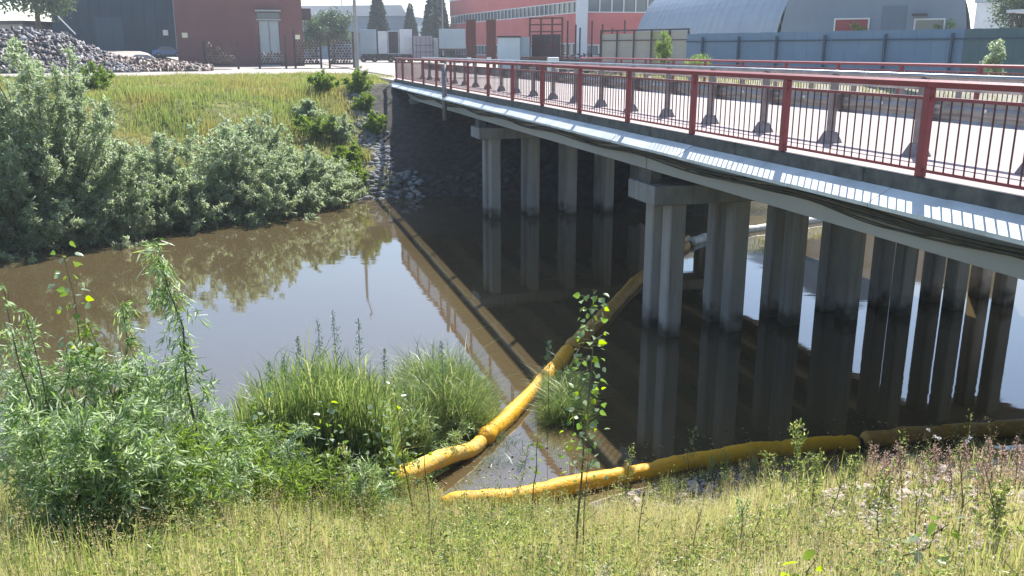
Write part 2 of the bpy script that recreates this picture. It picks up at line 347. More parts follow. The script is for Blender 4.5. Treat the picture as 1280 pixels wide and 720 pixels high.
# piers
for sc0 in (15.0, 28.45):
    for l in (7.32, 8.75, 10.15, 11.55, 12.95, 14.35, 15.75):
        bp(MB().box(l-.12, l+.12, sc0+.35, sc0+.87, EYE-2.449, EYE-2.192), "bearing_pad", slab_m, .01)
    cap = bp(MB().box(7.12, 16.95, sc0, sc0+1.22, EYE-2.82, EYE-2.45), "pier_cap", concrete, .02)
    for k in range(7):
        for r_ in (0, 1):
            l0 = 7.52 + 1.385*k + rng.uniform(-.02, .02) - (0 if r_ == 0 else .02); s0 = sc0 + (.12 if r_ == 0 else .80); dx = rng.uniform(-.015, .015)
            m_ = MB(); c = .03; w_ = .35
            q0 = [(l0+c, s0), (l0+w_-c, s0), (l0+w_, s0+c), (l0+w_, s0+w_-c), (l0+w_-c, s0+w_), (l0+c, s0+w_), (l0, s0+w_-c), (l0, s0+c)]
            i = 0; m_.v = [(x+dx, y, -2.0) for x, y in q0] + [(x, y, EYE-2.822) for x, y in q0]
            m_.f = [tuple(range(7, -1, -1)), tuple(range(8, 16))] + [(j, (j+1) % 8, 8+(j+1) % 8, 8+j) for j in range(8)]
            bp(m_, "pile", concrete_pile)
# abutments
bp(MB().box(7.1, 16.4, 41.6, 42.6, 1.5, EYE-2.2), "abutment", concrete, .02)
bp(MB().box(7.1, 16.4, 1.2, 2.2, 1.5, EYE-2.2), "abutment", concrete, .02)
# drain pipe beside the railing
bp(MB().tube([(6.74, 32.1, EYE-.45), (6.74, 32.1, EYE-2.45)], .085, 10), "drain_pipe", galv_post, smooth=True)
# cables
for k in range(4):
    pts = []; ph = k*1.3
    for s in np.arange(-4, 44, .5):
        sag = .05*(1-cos((s % 5.2)/5.2*2*pi)) * (1 if k else .6)
        pts.append((7.0+.035*k, s, EYE-1.80 - .035*k - sag - .03*sin(s*1.1+ph)))
    bp(MB().tube(pts, .022 if k < 3 else .014, 6), "cable", cable_m, smooth=True)
pts = [(7.19, s, EYE-1.98-.04*sin(s*.9)-.03*sin(s*2.3)) for s in np.arange(4, 14, .3)]
bp(MB().tube(pts, .008, 5), "cable", cable_m)

# ------------------------------------------------------------------ railings (things of their own)
PS = [8.04+2.68*k for k in range(-3, 14)]            # post positions along the near railing: 0 .. 42.9
PS = [p for p in PS if p < 44] + [44.86]
def railing(l, posts, label, near):
    root = thing("bridge_railing", label, "railing", bw(posts[0], l, ZD), BR)
    of = (l, posts[0], ZD); a_, b_ = posts[0], posts[-1]
    def pp(mb, name, m, bevel=0): return mb.build(name, m, root, of, False, bevel)
    lo, hi = l-.045, l+.045
    for p0, p1 in zip(posts, posts[1:]):
        c = p0+.05, p1-.05
        pp(MB().prism([(lo, ZD+.965), (hi, ZD+.965), (hi+.012, ZD+1.025), (l+.02, ZD+1.045), (l-.02, ZD+1.045), (lo-.012, ZD+1.025)], p0-.0+.002, p1-.002), "handrail", red_paint)
        pp(MB().box(l-.022, l+.022, c[0], c[1], ZD+.835, ZD+.868), "middle_rail", red_paint)
        pp(MB().box(l-.022, l+.022, c[0], c[1], ZD+.065, ZD+.098), "bottom_rail", red_paint)
    for p0 in posts:
        pp(MB().box(l-.04, l+.04, p0-.048, p0+.048, ZD+.009, ZD+.963), "post", red_paint, .006)
    proto = None; far = MB(); cnt = 0
    for bi, (p0, p1) in enumerate(zip(posts, posts[1:])):
        nb = max(3, int(round((p1-p0-.1)/.142)))
        for j in range(1, nb):
            s = p0+.05 + (p1-p0-.1)*j/nb
            if near and p0 > 5 and cnt < 300:
                if proto is None:
                    proto = MB().tube([(l, s, ZD+.098), (l, s, ZD+.835)], .0095, 6, False).build("baluster", bal_m, root, (l, s, ZD)); ob = proto
                else:
                    ob = proto.copy(); COL.objects.link(ob)
                ob.location = (0, s-posts[0], 0); cnt += 1
            else: far.box(l-.008, l+.008, s-.008, s+.008, ZD+.098, ZD+.835)
    if far.v: tag(pp(far, "baluster", bal_m), kind="stuff")
    return root
railing(7.0, PS, "red painted steel railing with thin balusters along the near edge of the bridge", True)
railing(16.5, [1.33+2.68*k for k in range(17)], "red railing along the far edge of the bridge, in front of the blue fence", False)

def barrier(l, side, label, s0=-4.27, n_=27):
    root = thing("guard_barrier", label, "guardrail", bw(s0, l, ZD), BR); of = (l, s0, ZD)
    def pp(mb, name, m, bevel=0, smooth=False): return mb.build(name, m, root, of, smooth, bevel)
    e = s0 + 1.87*(n_-1)
    f = side                                           # beam sits on the road side (+x for the near barrier)
    z = ZD
    prof = [(0, .46), (.035, .50), (.035, .545), (.0, .59), (.0, .63), (.035, .675), (.035, .72), (0, .765), (-.006, .765), (.029, .72), (.029, .678), (-.006, .632), (-.006, .588), (.029, .543), (.029, .503), (-.006, .46)]
    bm_ = [(l + f*(.105+x), z+zz) for x, zz in prof]
    if f > 0: bm_ = bm_[::-1]
    for k in range(0, n_-1, 2):
        a0 = s0+1.87*k; a1 = min(s0+1.87*(k+2), e)
        pp(MB().prism(bm_, a0-.06, a1+.02), "beam", galv)
    ph_ = 1.0 if side > 0 else .80
    if side > 0: pp(MB().tube([(l, s0, z+1.03), (l, e, z+1.03)], .034, 12), "top_tube", galv, smooth=True)
    first = None
    for k in range(n_):
        s = s0+1.87*k
        if first is None:
            post = pp(MB().box(l-.05, l+.05, s-.045, s+.045, z+.012, z+ph_), "post", galv_post, .01)
            m_ = MB(); m_.v = []; b0 = .135; b1 = .07
            m_.v = [(l-b0, s-b0, z), (l+b0, s-b0, z), (l+b0, s+b0, z), (l-b0, s+b0, z), (l-b1, s-b1, z+.17), (l+b1, s-b1, z+.17), (l+b1, s+b1, z+.17), (l-b1, s+b1, z+.17)]
            m_.f = [(0, 3, 2, 1), (4, 5, 6, 7), (0, 1, 5, 4), (1, 2, 6, 5), (2, 3, 7, 6), (3, 0, 4, 7)]
            foot = m_.build("post_foot", galv_post, post, of, False, .01)
            blk = MB().box(min(l+f*.05, l+f*.105), max(l+f*.05, l+f*.105), s-.04, s+.04, z+.5, z+.72).build("spacer", galv_post, post, of)
            refl = pp(MB().tube([(l-f*.052, s+.9, z+.64), (l-f*.06, s+.9, z+.64)], .022, 8), "reflector", white_dot); refl.location.x = f*.15
            first = post
        else:
            c = first.copy(); COL.objects.link(c); c.location.y = 1.87*k
            for ch in list(first.children): q = ch.copy(); COL.objects.link(q); q.parent = c
            if k < n_-1: r_ = refl.copy(); COL.objects.link(r_); r_.location.y = 1.87*k
    return root
barrier(8.4, 1, "galvanised guard barrier between the near sidewalk and the roadway", 9.76-1.87*7)
barrier(15.4, -1, "galvanised guard barrier on the far side of the roadway", 9.3-1.87*7)

# ------------------------------------------------------------------ oil booms
def boom(name, segs, label, group="floating booms"):
    root = thing(name, label, "boom", segs[0][0][0], 0, group)
    for pts, m_, r_ in segs:
        P = np.array(pts, float); t = np.linspace(0, 1, len(P)); N = max(12, int(np.linalg.norm(np.diff(P, axis=0), axis=1).sum()/.07))
        tt = np.linspace(0, 1, N); C = np.stack([np.interp(tt, t, P[:, i]) for i in range(3)], 1)
        for _ in range(6): C[1:-1] = (C[:-2]+2*C[1:-1]+C[2:])/4
        rr = []
        for k in range(N):
            q = tt[k]*(N-1)*.07; e = min(k, N-1-k)
            rr.append(r_*(1 + .05*sin(q*2.1) + .04*sin(q*5.3+1) + .03*math.sin(q*11) + rng.normal()*.022)*(.5 if e == 0 else .75 if e == 1 else .92 if e == 2 else 1)*(.9 if int(q/1.15) != int((q-.07)/1.15) and k else 1))
        C[:, 2] += .012*np.sin(tt*N*.35) + rng.uniform(-.004, .004, N)
        mb = MB().tube([tuple(c) for c in C], rr, 14); mb.build("float_section", m_, root, segs[0][0][0], True)
        sk = MB(); 
        mb2 = MB().tube([tuple(C[0]-(C[1]-C[0])*.3), tuple(C[0]+(C[1]-C[0])*.3)], r_*.55, 10); mb2.build("coupling", cable_m, root, segs[0][0][0])
    return root
def wp(*px):
    out = []
    for x, y, z in px:
        r = ray(x, y); k = -(EYE-z)/r[2]; out.append((r[0]*k, r[1]*k, z))
    return out
boom("boom", [(wp((455, 610, .50), (500, 594, .38), (545, 575, .2), (588, 563, .10), (603, 550, .08)), mat("boom_dusty_yellow", (.72, .42, .03), .7, (.58, .42, .13), 6, .7, 16, fac=(.4, .65)), .115),
              (wp((602, 551, .08), (640, 517, .07), (690, 463, .07), (712, 436, .07)), boom_y, .125),
              (wp((713, 435, .07), (750, 400, .06), (795, 352, .06), (860, 305, .06)), boom_d, .14),  # section under the bridge browned to stand for its shade
              (wp((862, 304, .06), (890, 294, .05), (955, 285, .05), (1022, 275, .05), (1110, 262, .05)), boom_s, .14)],
     "long yellow boom running from the reeds out under the bridge to the far side")
boom("boom", [(wp((550, 630, .16), (640, 622, .12), (760, 598, .07), (850, 580, .06), (905, 570, .06), (960, 562, .06), (1030, 556, .06), (1074, 552, .06)), boom_y, .12),
              (wp((1077, 552, .06), (1130, 545, .06), (1200, 540, .06), (1280, 535, .06), (1400, 528, .06), (1560, 500, .06)), boom_d, .125)],
     "yellow boom lying along the near shore, muddy brown at its right end")


# ================================================================== BACKGROUND BEYOND THE RIVER
def face_frame(a, b, z=0.0):
    """local frame: x runs a->b along a facade, y away from the camera"""
    return (a[0], a[1], z), math.atan2(b[1]-a[1], b[0]-a[0]), math.hypot(b[0]-a[0], b[1]-a[1])
YZ = 3.95
wall_red = mat("red_brown_sheet_wall", (.155, .062, .055), .75, (.185, .08, .07), .35, .05, 5)
wall_dark = mat("dark_blue_wall", (.012, .05, .09), .8, (.008, .038, .06), .25)
metal_pale = mat("pale_grey_metal", (.36, .40, .40), .6, (.30, .34, .34), .6)
white_m = mat("white_panel", (.68, .70, .70), .6, (.55, .57, .58), .8)
grey_box = mat("grey_blue_panel", (.30, .38, .42), .6, (.26, .33, .37), .8)
blue_fence = mat("blue_sheet_fence", (.11, .19, .29), .65, (.135, .22, .32), .5)
post_blue = mat("dark_blue_post", (.02, .055, .10), .5)
glass = mat("window_glass", (.05, .075, .095), .12, spec=.8)
frame_w = mat("white_frame", (.62, .62, .60), .5)
rust = mat("rusty_steel", (.14, .05, .035), .85, (.09, .045, .04), 2, .2, 20)
dark_steel = mat("dark_steel", (.045, .035, .04), .7, (.08, .05, .05), 3)
beige = mat("beige_panel", (.36, .33, .27), .8, (.42, .40, .35), .6)
building_red = mat("coral_facade", (.45, .085, .075), .7, (.52, .12, .10), .4)
rubber = mat("black_rubber", (.015, .015, .016), .85)
wood = mat("cut_log", (.05, .032, .025), .85, (.12, .08, .06), 3)  # log ends coloured darker so the stack fronts look shaded
log_bark = mat("log_bark", (.22, .18, .15), .9, (.40, .36, .32), 6)  # bark coloured lighter so the log tops look sunlit

# tall brown industrial building with its grey gate
loc, rz, wd = face_frame(at(222, 101), at(380, 101))
b = thing("brown_building", "tall red-brown sheet-clad building with a narrow pale grey gate", "building", (loc[0], loc[1], YZ-.3), rz)
gx0 = wd*.645; gw = wd*.165
def lb(mb, nm, m, par, bevel=0): return mb.build(nm, m, par, (0, 0, 0), False, bevel)
mb = MB().box(0, gx0, 0, 6, 0, 9.5); mb.box(gx0+gw, wd, 0, 6, 0, 9.5); mb.box(gx0, gx0+gw, 0.0, 6, 5.0, 9.5); mb.box(gx0, gx0+gw, .35, 6, 0, 5.0); lb(mb, "wall", wall_red, b)
for k in range(40):
    x = wd*(k+.5)/40
    if gx0-.1 < x < gx0+gw+.1: continue
    lb(MB().box(x-.03, x+.03, -.03, -.002, .1, 9.4), "cladding_rib", wall_red, b)
dr = lb(MB().box(gx0+.05, gx0+gw-.05, .12, .2, .05, 4.95), "gate", metal_pale, b); lb(MB().box(gx0+gw/2-.02, gx0+gw/2+.02, .08, .118, .1, 4.9), "gate_seam", dark_steel, dr); lb(MB().box(gx0+gw/2+.1, gx0+gw/2+.18, .05, .118, 1.6, 1.9), "handle", dark_steel, dr)
lb(MB().box(gx0-.25, gx0+gw+.25, -.7, -.004, 5.9, 6.05), "canopy", metal_pale, b); lb(MB().box(gx0-.1, gx0+gw+.1, -.12, -.004, 5.15, 5.8), "lintel_window", glass, b); lb(MB().box(gx0-.2, gx0+gw+.2, -.16, -.004, 5.0, 5.13), "lintel", metal_pale, b)
lb(MB().box(wd*.045, wd*.045+.55, -.06, -.004, 3.2, 3.7), "notice_plate", mat("cream_plate", (.7, .66, .45), .6), b)
lb(MB().box(wd*.935, wd*.935+.5, -.06, -.004, 3.1, 3.55), "notice_plate", mat("cream_plate", (.7, .66, .45)), b)
lb(MB().box(wd+.005, wd+1.0, .6, 1.6, 5.1, 6.3), "ventilation_box", dark_steel, b, .04)
# dark building on the left
loc, rz, wd = face_frame(at(70, 116), at(222.5, 112))
b = thing("dark_building", "tall dark blue workshop building behind the scrap heap", "building", (loc[0], loc[1], YZ+.9), rz)
lb(MB().box(0, wd-.1, 0, 16, 0, 12), "wall", wall_dark, b)
for k in range(int(wd/1.2)): lb(MB().box(k*1.2+.4, k*1.2+.48, -.05, -.002, .1, 11.8), "cladding_rib", wall_dark, b)
lb(MB().box(4.6, 7.6, -.05, -.003, .1, 4.4), "roller_door", mat("dark_teal_door", (.012, .06, .10), .6), b)
lb(MB().box(wd-1.4, wd-.9, -.3, -.004, 2.4, 3.0), "wall_cabinet", white_m, b)
# far left low concrete building
loc, rz, wd = face_frame(at(-60, 125), at(33, 118))
b = thing("low_concrete_building", "low pale concrete shed with flat roof behind the scrap heap", "building", (loc[0], loc[1], YZ), rz)
lb(MB().box(0, wd, 0, 9, 0, 4.5), "wall", mat("pale_plaster", (.42, .40, .37), .85, (.34, .33, .31), .7), b); lb(MB().box(-.4, wd+.4, -.5, 9.4, 4.503, 4.9), "roof", dark_steel, b)
for k in range(6): lb(MB().box(2+k*2.6, 3.2+k*2.6, -.04, -.003, 2.6, 3.7), "window", glass, b)
lb(MB().box(wd-3.2, wd-2.0, -.04, -.003, .05, 2.2), "door", dark_steel, b)
# grey shed with pale roof
loc, rz, wd = face_frame(at(380, 185), at(510, 178))
b = thing("grey_shed", "grey blue shed with a pale pitched roof behind the white box trucks", "building", (loc[0], loc[1], YZ), rz)
lb(MB().box(0, wd, 0, 14, 0, 8.1), "wall", mat("grey_blue_wall", (.22, .28, .34), .8, (.18, .24, .30), .5), b)
lb(MB().prism([(-.6, 8.103), (wd+.3, 8.103), (wd-.9, 10.1), (-.6, 10.1)], -.6, 14.5), "roof", mat("pale_sheet_roof", (.52, .54, .56), .5, (.46, .48, .5), .5), b)
for k in range(5): lb(MB().box(2+k*4, 4+k*4, -.05, -.003, 3.2, 5), "window", glass, b)
# coral office building: left wing recedes, right wing faces us
def facade(root, wd, rows, base_h, top_h, pil=None):
    bays = max(1, int(wd/1.55)); bwid = wd/bays
    zs = 0
    for (z0, z1) in rows:
        lb(MB().box(0, wd, 0, .28, zs, z0), "wall_band", building_red, root); zs = z1
    lb(MB().box(0, wd, 0, .28, zs, top_h), "wall_band", building_red, root)
    for (z0, z1) in rows:
        f = MB().box(0, wd, -.04, .02, z0+.003, z0+.12); f.box(0, wd, -.04, .02, z1-.12, z1-.003)
        for k in range(bays+1): f.box(max(0, k*bwid-.07), min(wd, k*bwid+.07), -.045, .02, z0+.121, z1-.121)
        fr = lb(f, "window_strip_frame", frame_w, root)
        for k in range(bays): lb(MB().box(k*bwid+.075, (k+1)*bwid-.075, .1, .14, z0+.125, z1-.125), "pane", glass, fr)
C0 = at(722, 120); C1 = at(563, 172); C2 = at(840, 123)
loc, rz, wd = face_frame(C1, C0)
b = thing("coral_office_building", "long coral red office building with white-framed window strips", "building", (loc[0], loc[1], YZ), rz)
rows = [(.9, 2.6), (6.35, 7.9)]
facade(b, wd, rows, 0, 10.4)
lb(MB().box(0, wd, .285, 12, 0, 10.3), "core_wall", mat("pale_plaster", (.42, .40, .37)), b)
lb(MB().box(-.1, wd, -.1, 12.1, 10.41, 10.7), "roof_edge", frame_w, b)
lb(MB().box(wd+.02, wd+1.35, -.35, .7, 0, 12.5), "corner_pillar", mat("pillar_plaster", (.55, .58, .60), .8), b)
lb(MB().box(7, 10, 3, 6, 10.72, 12.3), "roof_hut", mat("pale_plaster", (.42, .40, .37)), b); lb(MB().box(-3.4, -.2, 5, 8, 0, 11.4), "roof_hut", grey_box, b)
loc2, rz2, wd2 = face_frame(C0, C2)
b2 = thing("coral_office_wing", "coral wing with five large square windows beside the arched hangar", "building", (loc2[0]+1.2, loc2[1], YZ), rz2)
facade(b2, wd2, [(.9, 2.4), (6.4, 8.5)], 0, 12.5)
lb(MB().box(0, wd2, .285, 14, 0, 12.4), "core_wall", mat("pale_plaster", (.42, .40, .37)), b2)

# arched hangar
hang = mat("hangar_sheet", (.17, .23, .30), .5, (.20, .265, .33), .5, metal=.1); hang_g = mat("hangar_gable_sheet", (.185, .22, .275), .7, (.21, .25, .30), .4)
G0 = at(966, 68); G1 = at(1214, 67); loc, rz, wd = face_frame(G0, G1)
b = thing("arched_hangar", "large grey-blue arched hangar of ribbed sheet behind the blue fence", "hangar", (loc[0], loc[1], YZ-.1), rz)
NA = 36; Rr = wd/2; Hh = 8.8
def arch(t): return (Rr - Rr*cos(t)*(1 if abs(cos(t)) < .999 else 1), Hh*max(0, sin(t))**.75)
prof = [arch(pi*k/NA) for k in range(NA+1)]
# gable with openings is a fan of sheets; windows are set proud frames
for k in range(NA//2):
    x0 = wd*k/(NA//2); x1 = wd*(k+1)/(NA//2)
    def hz(x): 
        c = min(1, max(-1, (Rr-x)/Rr)); return Hh*max(0, sin(math.acos(c)))**.75
    m_ = MB(); m_.v = [(x0, 0, 0), (x1, 0, 0), (x1, 0, hz(x1)), (x0, 0, hz(x0)), (x0, .1, 0), (x1, .1, 0), (x1, .1, hz(x1)), (x0, .1, hz(x0))]
    m_.f = [(0, 1, 2, 3), (5, 4, 7, 6), (0, 4, 5, 1), (1, 5, 6, 2), (3, 2, 6, 7), (4, 0, 3, 7)]
    m_.v = [(x, y+(.0 if k % 2 else .012), z) for x, y, z in m_.v]; lb(m_, "gable_sheet", hang_g, b)
shear = -1.03                                        # the barrel runs back and to the left
LB = 34.0; nseg = 46
for k in range(nseg):
    y0 = .112 + LB*k/nseg; y1 = .112 + LB*(k+1)/nseg - .0; r_ = 1.0 + (.0012 if k % 2 else 0); m_ = MB(); V_ = []
    for y in (y0, y1):
        V_ += [(Rr + (x-Rr)*r_ + shear*(y-.112)*.62, y, z*r_) for x, z in prof]
    m_.v = V_; m_.f = [(j, j+1, NA+1+j+1, NA+1+j) for j in range(NA)]; lb(m_, "roof_rib_sheet", hang, b)
# the back end
m_ = MB(); m_.v = [(x + shear*LB*.62, LB+.112, z) for x, z in prof]; m_.f = [tuple(range(NA, -1, -1))]; lb(m_, "back_gable", hang_g, b)
def gwin(x, z0, w_, h_, mfill, nm="window"):
    f = MB().box(x-.1, x+w_+.1, -.12, -.003, z0-.1, z0); f.box(x-.1, x+w_+.1, -.12, -.003, z0+h_, z0+h_+.1); f.box(x-.1, x, -.12, -.003, z0+.001, z0+h_-.001); f.box(x+w_, x+w_+.1, -.12, -.003, z0+.001, z0+h_-.001)
    fr = lb(f, nm, frame_w, b); lb(MB().box(x+.003, x+w_-.003, -.06, -.004, z0+.003, z0+h_-.003), "pane", mfill, fr)
px2x = lambda px: wd*(px-966)/248.0
gwin(px2x(1046), 3.0, 2.1, .75, mat("red_shutter", (.30, .05, .05), .7)); gwin(px2x(1145), 3.0, 1.7, .65, glass)
lb(MB().box(px2x(1140), px2x(1158), -.6, -.004, 3.95, 4.05), "window_awning", dark_steel, b)
lb(MB().box(px2x(1104), px2x(1133), -.05, -.004, 0.05, 4.6), "sliding_door", mat("dim_blue_door", (.13, .165, .21), .7), b)
# blue fence with dark posts
fa = at(1290, 49); fb = at(858, 60)
loc, rz, wd = face_frame(fb, fa)
b = thing("blue_fence", "tall blue sheet-metal fence with dark posts in front of the hangar", "fence", (loc[0], loc[1], YZ), rz)
npan = 26; pwid = wd/npan
for k in range(npan): lb(MB().box(k*pwid+.006, (k+1)*pwid-.006, 0, .04+.01*(k % 2), .05, 2.62+rng.uniform(-.02, .02)), "fence_panel", blue_fence if k < 22 else mat("green_sheet_fence", (.06, .12, .13), .7, (.08, .14, .15), .6), b)
for k in range(0, npan+1, 4)[:7]: pass
for i, px in enumerate((887, 945, 1001, 1066, 1140, 1213)):
    x = wd*(px-858)/432.0; lb(MB().box(x-.06, x+.06, -.22, -.1, 0, 2.42), "fence_post", post_blue, b)
lb(MB().box(0, wd, -.09, -.05, 2.1, 2.18), "fence_rail", post_blue, b)
# beige panel fence left of it
fa = at(861, 61); fb = at(752, 66); loc, rz, wd = face_frame(fb, fa)
b = thing("beige_fence", "weathered beige panel fence with a top rail left of the blue fence", "fence", (loc[0], loc[1], YZ), rz)
for k in range(5): lb(MB().box(k*wd/5+.02, (k+1)*wd/5-.02, 0, .05, .05, 2.85-.12*(k < 2)), "fence_panel", beige if k != 3 else mat("olive_panel", (.30, .32, .17), .8), b)
lb(MB().box(0, wd, -.08, -.03, 2.25, 2.31), "fence_rail", dark_steel, b); lb(MB().box(0, wd, -.08, -.03, 2.9, 3.0), "fence_rail", dark_steel, b)
for k in range(6): lb(MB().box(k*wd/5-.05, k*wd/5+.05, -.16, -.081, 0, 3.0), "fence_post", dark_steel, b)

# containers, trailers and trucks behind the bridge railing (bearing, width px, distance)
def wheel(root, x, y, r=.48):
    t = MB().tube([(x, y-.14, r), (x, y+.14, r)], r, 16).build("tyre", rubber, root); MB().tube([(x, y-.15, r), (x, y-.141, r)], r*.5, 10).build("rim", metal_pale, t)
def box_truck(px0, px1, dist, h, label, m, doors=0, group=None, z0=1.15, dep=7, cat="truck", open_=False):
    a_, c_ = at(px0, dist), at(px1, dist); loc, rz, wd = face_frame(a_, c_)
    t = thing("box_truck" if cat == "truck" else cat.replace(" ", "_"), label, cat, (loc[0], loc[1], YZ), rz, group)
    if open_:
        for q in (MB().box(0, .1, 0, dep, z0, z0+h), MB().box(wd-.1, wd, 0, dep, z0, z0+h), MB().box(.101, wd-.101, 0, dep, z0+h-.1, z0+h), MB().box(.101, wd-.101, 0, dep, z0, z0+.1), MB().box(.101, wd-.101, dep-.1, dep, z0+.101, z0+h-.101)): lb(q, "cargo_box_wall", m, t)
        lb(MB().box(.101, wd-.101, 1.2, 1.3, z0+.101, z0+h-.101), "shade_sheet", dark_steel, t)  # dark sheet across the bay stands in for its shaded interior
    else: lb(MB().box(0, wd, 0, dep, z0, z0+h), "cargo_box", m, t, .04)
    if doors:
        for k in range(2):
            d = lb(MB().box(k*wd/2+.04, (k+1)*wd/2-.03, -.06, -.004, z0+.08, z0+h-.08), "door", m, t)
            for q in (.3, .7): lb(MB().tube([((k+q)*wd/2, -.09, z0+.1), ((k+q)*wd/2, -.09, z0+h-.1)], .03, 6), "lock_bar", dark_steel, d)
            for zz in (.35, .62): lb(MB().box(k*wd/2+.06, (k+1)*wd/2-.05, -.1, -.061, z0+h*zz, z0+h*zz+.08), "hinge_bar", dark_steel, d)
    if z0 > .5:
        lb(MB().box(.15, wd-.15, .1, dep-.1, z0-.22, z0-.004), "chassis", dark_steel, t); lb(MB().box(.05, wd-.05, 0, .12, .5, .72), "bumper", dark_steel, t)
        for y in (1.1, dep-1.3):
            for x in (.35, wd-.35): wheel(t, x, y)
        for x in (.2, wd-.45): lb(MB().box(x, x+.25, -.03, -.002, .55, .68), "tail_light", mat("red_lens", (.5, .02, .02), .3), t)
    return t
box_truck(451, 471, 132, 3.4, "pale grey-blue box truck just right of the concrete lamp post", grey_box)
t = box_truck(485, 499, 131, 3.2, "box truck with dark open load bay and white rear door swung left", white_m, open_=True)
lb(MB().box(-1.35, -.06, -.1, -.02, 1.2, 4.3), "open_door", white_m, t)
box_truck(500, 515.5, 129, 3.35, "bright white box trailer beside the truck with the open bay", white_m, cat="trailer")
box_truck(517, 541, 126, 3.3, "mauve-grey shipping container standing with its barred doors towards the bridge", mat("mauve_container", (.33, .29, .33), .7, (.27, .24, .28), 1.2), doors=1, cat="container", z0=.25)
box_truck(542, 548, 127, 3.1, "narrow pale cabin between the mauve container and the grey-blue box", white_m, cat="cabin", z0=.2, dep=2)
box_truck(549, 582, 124, 2.55, "wide grey-blue box trailer with dark lower body", grey_box, cat="trailer", z0=1.9)
for px0, lab in ((583, "left of the two tall rusty slab posts behind the railing"), (608, "right of the two tall rusty slab posts, beside the white cabin")):
    a_, c_ = at(px0, 72), at(px0+12, 72); loc, rz, wd = face_frame(a_, c_)
    t = thing("rusty_slab_post", lab, "slab post", (loc[0], loc[1], YZ), rz, "rusty slab posts"); lb(MB().box(0, wd, 0, .3, .9, 3.95), "upright_plate", rust, t, .02)
    lb(MB().box(wd*.62, wd, .02, .28, 0, .897), "leg", rust, t); lb(MB().box(0, wd*.22, .02, .28, 0, .897), "leg", rust, t); lb(MB().box(.03, wd*.5, -.25, -.004, .55, 1.1), "bracket", white_m, t)
loc, rz, wd = face_frame(at(622, 66), at(650, 66))
t = thing("white_cabin", "pale blue-white site cabin with a dark roof edge behind the railing", "cabin", (loc[0], loc[1], YZ), rz)
lb(MB().box(0, wd, 0, 3, 0, 2.5), "wall", mat("pale_cabin", (.48, .56, .60), .6, (.42, .50, .54), .8), t); lb(MB().box(-.05, wd+.05, -.08, 3.05, 2.503, 2.62), "roof_edge", dark_steel, t); lb(MB().box(wd+.01, wd+.7, .3, 2.5, 0, 2.55), "side_cabinet", grey_box, t)
# timber truck bunk with stakes
loc, rz, wd = face_frame(at(661, 68), at(781, 66))
t = thing("timber_trailer", "dark timber trailer with lattice headboard and tall empty stakes", "trailer", (loc[0], loc[1], YZ), rz)
hb = MB(); h0 = 1.0; h1 = 3.95; w3 = wd*.36
for x in (0, w3*.33, w3*.66, w3-.12): hb.box(x, x+.12, 0, .1, h0, h1)
for z in (h0, h0+.9, h0+1.9, h1-.55, h1-.1): hb.box(.121, w3-.121, .01, .09, z, z+.09)
lb(hb, "headboard_frame", rust, t); lb(MB().box(.2, w3-.2, .102, .14, h0+.05, h0+1.75), "headboard_plate", dark_steel, t)
lb(MB().box(0, wd, .2, 2.2, .78, .995), "chassis", dark_steel, t)
for i, f_ in enumerate((.40, .45, .53, .62, .76, .83, .985)): lb(MB().box(wd*f_-.05, wd*f_+.05, .2 + .9*(i % 2), .3+.9*(i % 2), 1.0, 3.7-.25*(i % 3)), "stake", dark_steel, t)
lb(MB().box(wd*.72, wd, .15, .199, 1.25, 1.35), "side_rail", dark_steel, t)
for x in (.8, 1.9, 4.4, 5.5): wheel(t, x, .3, .39)
for x in (.8, 1.9, 4.4, 5.5): wheel(t, x, 2.0, .39)
jm = MB(); rj = random.Random(4)
for k in range(90):
    x = rj.uniform(.2, wd*.62); z = 1.0+rj.random()*.35; a_ = rj.uniform(0, pi); l_ = rj.uniform(.1, .3); jm.tube([(x, .4+rj.random(), z), (x+l_*cos(a_), .4+rj.random(), z+l_*.4*sin(a_))], .04, 4)
tag(jm.build("scrap_load", dark_steel, None), "tangle of dark scrap lying on the timber trailer bed", "scrap", None, "stuff"); o = bpy.data.objects["scrap_load"]; o.location = t.location; o.rotation_euler = t.rotation_euler
# low rusty brick stack and a small dark car with a bright hood behind the railing
def car(px0, px1, dist, label, body, face=1):
    loc, rz, wd = face_frame(at(px0, dist), at(px1, dist)); t = thing("parked_car", label, "car", (loc[0], loc[1], max(YZ, gz(loc[0], loc[1]))), rz)
    s_ = wd/4.3; P_ = [(0, .35), (4.3, .35), (4.3, .72), (4.1, .88), (3.25, .98), (2.6, 1.42), (1.3, 1.46), (.55, .98), (.05, .9)]
    if face < 0: P_ = [(4.3-x, z) for x, z in P_][::-1]
    MB().prism([(x*s_, z*s_) for x, z in P_], 0, 1.7*s_).build("body", body, t, (0, 0, 0), False, .05)
    W_ = [(.8, .99), (3.1, .99), (2.55, 1.36), (1.35, 1.39)]
    if face < 0: W_ = [(4.3-x, z) for x, z in W_][::-1]
    lb(MB().prism([(x*s_, z*s_) for x, z in W_], -.012, -.003), "side_window", glass, t)
    for x in (.85, 3.45): wheel(t, x*s_, .12, .31*s_); wheel(t, x*s_, 1.6*s_, .31*s_)
    return t
car(700, 731, 64, "dark car with a bright bonnet partly hidden behind the white top tube", mat("dark_car_paint", (.03, .045, .05), .25, coat=.5))
car(190, 229, 105, "small blue car parked in front of the dark building", mat("blue_car_paint", (.015, .12, .34), .3, coat=.5))
loc, rz, wd = face_frame(at(650, 63), at(686, 63)); t = thing("pallet_stack", "stack of brown pallets behind the railing beside the white cabin", "pallets", (loc[0], loc[1], YZ), rz)
for k in range(8): lb(MB().box(rng.uniform(0, .08), wd-rng.uniform(0, .1), 0, 1.1, k*.15, k*.15+.115), "pallet", rust if k % 3 else wood, t)
